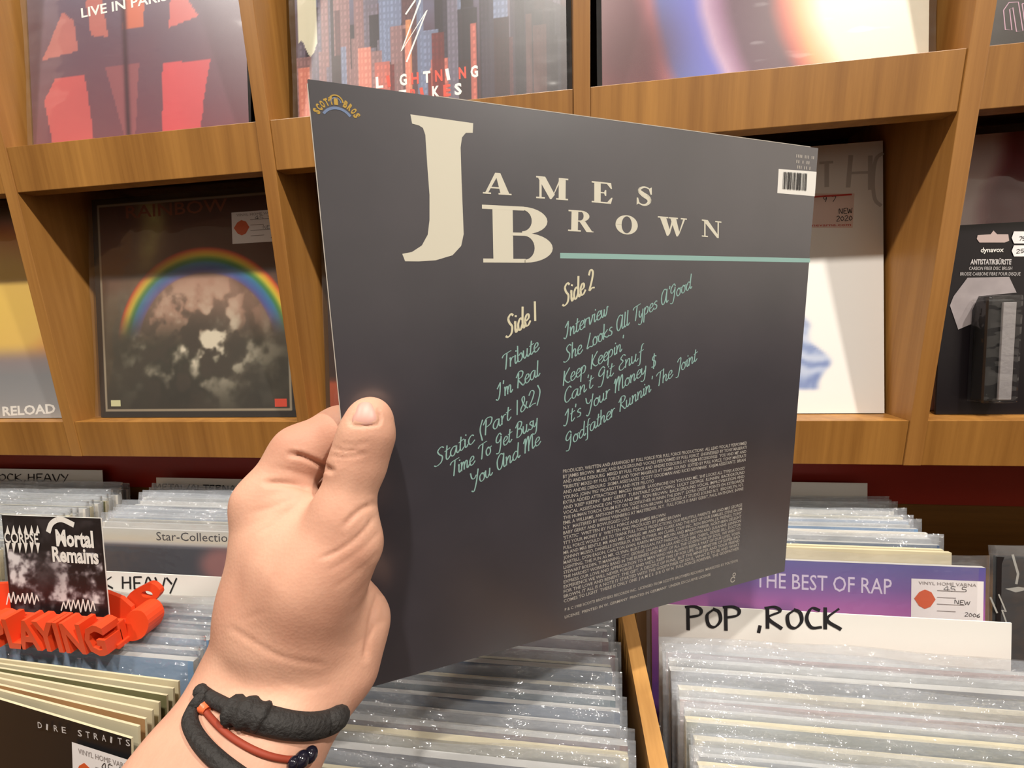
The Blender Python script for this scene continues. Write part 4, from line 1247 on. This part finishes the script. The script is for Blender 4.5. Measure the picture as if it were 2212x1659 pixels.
# ------------------------------------------------------------------ the arm and hand
def cp(u, v, z): return np.array([(u - CU) / FPX * z, (v - CV) / FPX * z, z])
def pr(a, b):
    """tapered limb between two (u, v, depth, radius in pixels)"""
    return (cp(*a[:3]), cp(*b[:3]), a[3] * a[2] / FPX, b[3] * b[2] / FPX)
WL, WR = (535, 1462, .183, 78), (664, 1488, .181, 78)
IM = (576, 1086, .196, 62)
GROUPS = [
    # (blend, prims)
    (.012, [pr(WL, (570, 1300, .187, 74)), pr((570, 1300, .187, 74), IM),                           # back of the hand to the index knuckle
            pr(WR, (742, 1440, .190, 62)), pr((742, 1440, .190, 62), (772, 1345, .197, 56)),        # heel of the palm
            pr((772, 1345, .197, 56), (700, 1230, .205, 66)),
            pr(WR, (655, 1360, .180, 88)), pr((655, 1360, .180, 88), (680, 1240, .180, 86)),        # thumb base
            pr((680, 1240, .180, 86), (738, 1120, .183, 62)), pr((690, 1260, .181, 84), (766, 1178, .183, 58)),
            pr((600, 1360, .184, 84), (630, 1190, .190, 78)), pr((630, 1190, .190, 70), (640, 1095, .193, 50)),
            pr((610, 1430, .196, 70), (608, 1235, .226, 56)), pr((590, 1300, .20, 66), (590, 1150, .214, 56)),
            pr(WL, WR)]),
    (.010, [pr(WL, (416, 1677, .156, 96)), pr(WR, (560, 1642, .158, 94)), pr((416, 1677, .156, 96), (560, 1642, .158, 94))]),
    (.0065, [pr((738, 1115, .183, 61), (774, 1000, .1885, 55)), pr((774, 1000, .1885, 55), (792, 940, .190, 54)), pr((792, 940, .190, 54), (799, 904, .1915, 47))]),
    (.0060, [pr(IM, (652, 980, .206, 59)), pr((652, 980, .206, 59), (738, 936, .2145, 56)), pr((738, 936, .2145, 56), (812, 925, .2195, 47))]),
    (.0040, [pr((588, 1140, .214, 56), (690, 1062, .236, 50)), pr((690, 1062, .236, 50), (785, 1060, .232, 46)), pr((785, 1060, .232, 46), (826, 1066, .2225, 42))]),
    (.0040, [pr((592, 1190, .224, 56), (700, 1122, .246, 48)), pr((700, 1122, .246, 48), (790, 1135, .240, 44)), pr((790, 1135, .240, 44), (822, 1150, .2265, 40))]),
    (.0040, [pr((606, 1240, .230, 54), (700, 1196, .248, 44)), pr((700, 1196, .248, 44), (775, 1218, .242, 40)), pr((775, 1218, .242, 40), (802, 1238, .2285, 37))]),
]
ELB = np.array([-0.165, 0.255, -0.035])
GROUPS.append((.020, [(cp(416, 1677, .156), ELB + np.array([-.008, 0, 0]), 96 * .156 / FPX, .040), (cp(560, 1642, .158), ELB + np.array([.010, 0, 0]), 94 * .158 / FPX, .040)]))

def sdf(P):
    D = None
    for kk, prims in GROUPS:
        for a, b, ra, rb in prims:
            ba = b - a; pa = P - a
            t = np.clip((pa @ ba) / (ba @ ba), 0, 1)
            d = np.linalg.norm(pa - t[:, None] * ba, axis=1) - (ra + (rb - ra) * t)
            if D is None:
                D = d
            else:
                h = np.maximum(kk - np.abs(D - d), 0) / kk
                D = np.minimum(D, d) - h * h * kk * .25
    # the fingers close round the sleeve, never through it
    L = (CP + P @ RC - SB)
    bx = np.maximum.reduce([np.abs(L @ SY - .0014) - .0019, np.abs(L @ SX) - .1580, np.abs(L @ SZ - .1575) - .1580])
    return np.maximum(D, -bx)

def surface_nets(vox, lo, hi):
    B = 4
    n = (np.ceil((hi - lo) / vox / B).astype(int) + 1) * B + 1
    c = [lo[k] + np.arange(0, n[k], B) * vox for k in range(3)]
    G = np.stack(np.meshgrid(*c, indexing='ij'), -1)
    dc = sdf(G.reshape(-1, 3)).reshape(G.shape[:3])
    F = np.kron(np.where(dc > 0, 1.0, -1.0), np.ones((B, B, B)))[:n[0], :n[1], :n[2]]
    act = np.argwhere(np.abs(dc) < vox * B * 1.9)
    off = np.stack(np.meshgrid(*[np.arange(-2, B - 1)] * 3, indexing='ij'), -1).reshape(-1, 3)
    idx = (act[:, None, :] * B + off[None]).reshape(-1, 3)
    idx = np.clip(idx, 0, np.array(n) - 1)
    key = np.unique((idx[:, 0] * n[1] + idx[:, 1]) * n[2] + idx[:, 2])
    ii = np.stack([key // (n[1] * n[2]), key // n[2] % n[1], key % n[2]], -1)
    vals = np.empty(len(ii))
    for s in range(0, len(ii), 400000):
        vals[s:s + 400000] = sdf(lo + ii[s:s + 400000] * vox)
    F[ii[:, 0], ii[:, 1], ii[:, 2]] = vals
    S = F < 0
    corner = sum(S[a:n[0] - 1 + a, b:n[1] - 1 + b, d:n[2] - 1 + d].astype(np.int8) for a in (0, 1) for b in (0, 1) for d in (0, 1))
    cells = np.argwhere((corner > 0) & (corner < 8))
    vid = -np.ones(corner.shape, int); vid[cells[:, 0], cells[:, 1], cells[:, 2]] = np.arange(len(cells))
    acc = np.zeros((len(cells), 3)); cnt = np.zeros(len(cells))
    cs = [(a, b, d) for a in (0, 1) for b in (0, 1) for d in (0, 1)]
    for i in range(8):
        for j in range(i + 1, 8):
            A, C_ = np.array(cs[i]), np.array(cs[j])
            if np.abs(A - C_).sum() != 1: continue
            fa = F[tuple((cells + A).T)]; fb = F[tuple((cells + C_).T)]
            mk = (fa < 0) != (fb < 0)
            t = np.where(mk, fa / (fa - fb + 1e-20), 0)
            acc += np.where(mk[:, None], A + (C_ - A) * t[:, None], 0); cnt += mk
    V = lo + (cells + acc / cnt[:, None]) * vox
    faces = []
    for ax in range(3):
        o1, o2 = [(1, 2), (2, 0), (0, 1)][ax]
        sl0 = [slice(1, -1)] * 3; sl1 = [slice(1, -1)] * 3
        a_ = np.moveaxis(S, ax, 0)
        e = np.argwhere(np.take(S, range(0, n[ax] - 1), ax) != np.take(S, range(1, n[ax]), ax))
        ok = (e[:, o1] > 0) & (e[:, o2] > 0) & (e[:, o1] < n[o1] - 1) & (e[:, o2] < n[o2] - 1)
        e = e[ok]
        d1 = np.zeros(3, int); d1[o1] = 1; d2 = np.zeros(3, int); d2[o2] = 1
        q = [vid[tuple((e - d1 - d2).T)], vid[tuple((e - d2).T)], vid[tuple(e.T)], vid[tuple((e - d1).T)]]
        inside = S[tuple(e.T)]
        q = np.stack(q, 1)
        q = np.where(inside[:, None], q, q[:, ::-1])
        faces.append(q)
    return V, np.concatenate(faces)

lo = np.array([-.225, 0.0, -.09]); hi = np.array([-.02, .315, .275])
HV, HF = surface_nets(.00115, lo, hi)
# normals and neighbour smoothing
def vnormals(V, F_):
    a = V[F_[:, 2]] - V[F_[:, 0]]; b = V[F_[:, 3]] - V[F_[:, 1]]
    fn = np.cross(a, b); N = np.zeros_like(V)
    for k in range(4): np.add.at(N, F_[:, k], fn)
    return N / (np.linalg.norm(N, axis=1)[:, None] + 1e-15)
def smooth(V, F_, it, f):
    for _ in range(it):
        acc = np.zeros_like(V); cnt = np.zeros(len(V))
        for k in range(4):
            for j in ((k + 1) % 4, (k + 3) % 4):
                np.add.at(acc, F_[:, k], V[F_[:, j]]); np.add.at(cnt, F_[:, k], 1)
        V = V * (1 - f) + f * acc / np.maximum(cnt, 1)[:, None]
    return V
HV = smooth(HV, HF, 2, .5)
N = vnormals(HV, HF)
if np.mean(np.sum(N * (HV - HV.mean(0)), 1)) < 0:
    HF = HF[:, ::-1]; N = -N
# skin creases
CREASES = [
    (2.4, 5.5, [(628, 981), (650, 985), (676, 996), (702, 1010), (716, 1016)]), (1.5, 6, [(576, 1044), (600, 1043), (632, 1046), (672, 1056)]),
    (.28, 6, [(545, 1108), (590, 1094), (640, 1074)]), (.35, 6, [(566, 1150), (601, 1124), (640, 1090), (656, 1072)]), (.35, 5, [(600, 1010), (640, 1020), (672, 1030)]),
    (.55, 4, [(722, 968), (745, 974), (775, 972)]), (.55, 4, [(716, 984), (745, 988), (790, 980)]), (.35, 4, [(735, 958), (765, 962), (795, 955)]), (.3, 4, [(722, 1000), (750, 1000)]),
    (.9, 6, [(806, 1090), (786, 1098), (762, 1116), (744, 1136)]), (.65, 5, [(806, 1120), (790, 1142), (765, 1166), (730, 1190), (694, 1206)]),
    (.3, 5, [(818, 1150), (790, 1180), (750, 1210), (712, 1232)]), (.22, 5, [(822, 1190), (795, 1215), (760, 1245), (722, 1270)]), (.22, 5, [(820, 1225), (790, 1262), (760, 1296)]),
    (.2, 5, [(812, 1255), (786, 1300), (756, 1336)]), (.4, 6, [(500, 1358), (545, 1386), (590, 1412), (640, 1428), (700, 1436)]), (.2, 7, [(600, 1470), (660, 1488), (720, 1478)]),
    (1.2, 6, [(818, 1282), (806, 1320), (796, 1370), (790, 1420)]), (.15, 6, [(525, 1340), (545, 1330), (575, 1322)]),
    (.9, 3.2, [(764, 900), (757, 914), (770, 919), (795, 919), (816, 916), (822, 903), (816, 886)])]
facing = (np.sum(N * HV, 1) < 0)
UV = HV[:, :2] / np.maximum(HV[:, 2:3], .02) * FPX + np.array([CU, CV])
disp = np.zeros(len(HV))
near = HV[:, 2] < .235
for dep, sg, pl in CREASES:
    pl = np.array(catmull(pl, 5))
    best = np.full(len(HV), 1e9)
    for a, b in zip(pl[:-1], pl[1:]):
        ab = b - a; t = np.clip(((UV - a) @ ab) / (ab @ ab), 0, 1)
        best = np.minimum(best, np.linalg.norm(UV - a - t[:, None] * ab, axis=1))
    ends = np.minimum(1, np.minimum(np.linalg.norm(UV - pl[0], axis=1), np.linalg.norm(UV - pl[-1], axis=1)) / 14 + .25)
    disp += np.where(facing & near, -dep * .001 * np.exp(-(best / sg) ** 2) * ends + .08 * dep * .001 * np.exp(-((best - 2.2 * sg) / sg) ** 2) * ends, 0)
HV = HV + N * disp[:, None]
WV = CP + HV @ RC
def skin_mat():
    m = bpy.data.materials.new('skin'); m.use_nodes = True
    nt = m.node_tree; p = nt.nodes['Principled BSDF']
    tc = nt.nodes.new('ShaderNodeTexCoord')
    n = nt.nodes.new('ShaderNodeTexNoise'); n.inputs['Scale'].default_value = 28; n.inputs['Detail'].default_value = 6
    nt.links.new(tc.outputs['Object'], n.inputs['Vector'])
    r = nt.nodes.new('ShaderNodeValToRGB')
    r.color_ramp.elements[0].position = .3; r.color_ramp.elements[0].color = lin(188, 138, 116)
    r.color_ramp.elements[1].position = .7; r.color_ramp.elements[1].color = lin(211, 165, 141)
    nt.links.new(n.outputs['Fac'], r.inputs['Fac']); nt.links.new(r.outputs['Color'], p.inputs['Base Color'])
    p.inputs['Roughness'].default_value = .58
    p.inputs['Specular IOR Level'].default_value = .3
    p.inputs['Subsurface Weight'].default_value = .12
    p.inputs['Subsurface Radius'].default_value = (.008, .003, .0015)
    p.inputs['Subsurface Scale'].default_value = 1.0
    n2 = nt.nodes.new('ShaderNodeTexVoronoi'); n2.inputs['Scale'].default_value = 700
    nt.links.new(tc.outputs['Object'], n2.inputs['Vector'])
    b = nt.nodes.new('ShaderNodeBump'); b.inputs['Strength'].default_value = .12; b.inputs['Distance'].default_value = .0006
    nt.links.new(n2.outputs['Distance'], b.inputs['Height']); nt.links.new(b.outputs['Normal'], p.inputs['Normal'])
    return m
SKIN = skin_mat()
me = bpy.data.meshes.new('arm_and_hand'); me.from_pydata(WV.tolist(), [], HF.tolist()); me.update()
me.polygons.foreach_set('use_smooth', [True] * len(me.polygons))
me.materials.append(SKIN)
base = CP + RC.T @ ELB
person = empty('person', base)
tag(person, 'bare left forearm and hand pinching the charcoal record sleeve between thumb and fingers', 'person')
body = bpy.data.objects.new('arm_and_hand', me); col.objects.link(body); body.parent = person
body.matrix_parent_inverse = Matrix.Translation(-Vector(base))

def march(u, v, start=.10, far=False):
    d = cp(u, v, 1.0)
    zs = np.linspace(.32, .10, 900) if far else np.linspace(start, .30, 900)
    s = sdf(d[None] * zs[:, None])
    k = np.argmax(s < 0)
    return zs[k] if s[k] < 0 else None
def hit(u, v, off=0.0, far=False, start=.10):
    z = march(u, v, start, far)
    if z is None: return None
    p = cp(u, v, z); e = 1e-4
    g = np.array([sdf((p + np.eye(3)[k] * e)[None])[0] - sdf((p - np.eye(3)[k] * e)[None])[0] for k in range(3)])
    g /= np.linalg.norm(g) + 1e-12
    return CP + RC.T @ (p + g * off)
# thumb nail: a thin curved plate on the thumb
rows = [[(759, 914), (774, 918), (790, 919), (805, 917), (818, 913)], [(759, 905), (774, 906), (790, 907), (806, 906), (820, 904)], [(761, 893), (775, 893), (790, 893), (805, 893), (817, 893)],
        [(766, 881), (778, 880), (790, 880), (802, 880), (811, 882)], [(773, 872), (781, 869), (790, 868), (798, 869), (804, 872)]]
vs = []
for lay in (.0007, -.0008):
    for r_, row in enumerate(rows):
        for c_, (u, v) in enumerate(row):
            e = (lay if (0 < c_ < 4 and 0 < r_) else min(lay, -.0001))
            vs.append(hit(u, v, e))
fs = []
for r_ in range(4):
    for c_ in range(4):
        k = r_ * 5 + c_
        fs.append((k, k + 1, k + 6, k + 5)); fs.append((25 + k, 25 + k + 5, 25 + k + 6, 25 + k + 1))
ring = [0, 1, 2, 3, 4, 9, 14, 19, 24, 23, 22, 21, 20, 15, 10, 5]
for a, b in zip(ring, ring[1:] + ring[:1]):
    fs.append((a, 25 + a, 25 + b, b))
me = pydata('thumb_nail', vs, fs, True)
nail = link('thumb_nail', me, mat('nail', (198, 150, 138), .45), person)
nail.matrix_parent_inverse = Matrix.Translation(-Vector(base))
sb = nail.modifiers.new('subdivision', 'SUBSURF'); sb.levels = 2; sb.render_levels = 2

# ------------------------------------------------------------------ bracelets
CORD = mat('black_cord', (34, 32, 31), .75, bump=.6, bscale=500)
def loop(front, back, rad, off):
    pts = []
    for (u, v) in front:
        h_ = hit(u, v, off); pts.append(h_)
    for (u, v) in back:
        h_ = hit(u, v, off, True); pts.append(h_)
    return [q for q in pts if q is not None]
f1 = [(440, 1494), (452, 1508), (476, 1524), (505, 1538), (540, 1551), (580, 1562), (620, 1570), (660, 1571), (695, 1563), (722, 1548)]
bk1 = [(724, 1538), (690, 1540), (650, 1545), (600, 1545), (550, 1535), (500, 1515), (462, 1498)]
pts = catmull(loop(f1, bk1, .0030, .0022), 6, True)
br1 = empty('cord_bracelet', pts[0]); tag(br1, 'thick black cord bracelet with a knot, worn high on the wrist', 'bracelet')
def keep(o, root):
    o.parent = root; o.matrix_parent_inverse = Matrix.Translation(-root.location); return o
n_ = len(pts); rads = []
for k, q in enumerate(pts):
    f = k / n_
    rads.append(.0024 + .0022 * sstep(.16, .26, np.array(f)) * sstep(.66, .55, np.array(f)))
keep(tube('cord', pts, .0034, CORD, None, True, 12, rads), br1)
kn = [hit(505, 1545, .003), hit(520, 1548, .004), hit(540, 1552, .0042), hit(560, 1556, .004), hit(576, 1560, .003)]
keep(tube('knot', catmull(kn, 4), .005, CORD, None, False, 12, [(.0036, .0046, .0052, .0050, .0044, .0043, .0046, .0052, .0054, .0052, .0046, .0043, .0044, .0050, .0050, .0044, .0036)[k] for k in range(17)]), br1)
f2 = [(440, 1512), (424, 1534), (414, 1560), (425, 1590), (448, 1620), (478, 1648), (515, 1676), (560, 1705), (610, 1716)]
bk2 = [(640, 1690), (600, 1660), (540, 1610), (480, 1560), (440, 1530), (418, 1535)]
pts = catmull(loop(f2, bk2, .0026, .0018), 6, True)
br2 = empty('cord_bracelet', pts[0]); tag(br2, 'thin black cord bracelet hanging lower on the forearm', 'bracelet')
keep(tube('cord', pts, .0026, CORD, None, True, 10), br2)
f3 = [(432, 1516), (450, 1545), (478, 1575), (510, 1600), (550, 1622), (590, 1636), (630, 1640), (660, 1628)]
bk3 = [(668, 1615), (630, 1600), (580, 1580), (520, 1555), (470, 1530), (446, 1512)]
pts = catmull(loop(f3, bk3, .001, .0008), 6, True)
br3 = empty('thread_bracelet', pts[0]); tag(br3, 'thin rust red thread bracelet with an orange bead and dark beads', 'bracelet')
keep(tube('thread', pts, .0011, mat('rust_thread', (140, 52, 30), .7), None, True, 8), br3)
ob = [hit(430, 1508, .0012), hit(438, 1524, .0016), hit(450, 1540, .0012)]
keep(tube('orange_bead', catmull(ob, 4), .002, mat('orange_bead', (226, 104, 62), .35), None, False, 10, [.0014 + .0012 * math.sin(math.pi * k / 8) for k in range(9)]), br3)
for (u, v, r_) in ((644, 1641, .0030), (662, 1630, .0028), (628, 1648, .0022)):
    c_ = hit(u, v, .002)
    if c_ is None: continue
    bm = bmesh.new(); bmesh.ops.create_uvsphere(bm, u_segments=14, v_segments=10, radius=r_)
    bmesh.ops.translate(bm, vec=tuple(c_), verts=bm.verts[:])
    me = bpy.data.meshes.new('dark_bead'); bm.to_mesh(me); bm.free()
    me.polygons.foreach_set('use_smooth', [True] * len(me.polygons))
    keep(link('dark_bead', me, mat('dark_bead', (24, 22, 34), .15)), br3)
bpy.context.view_layer.update()
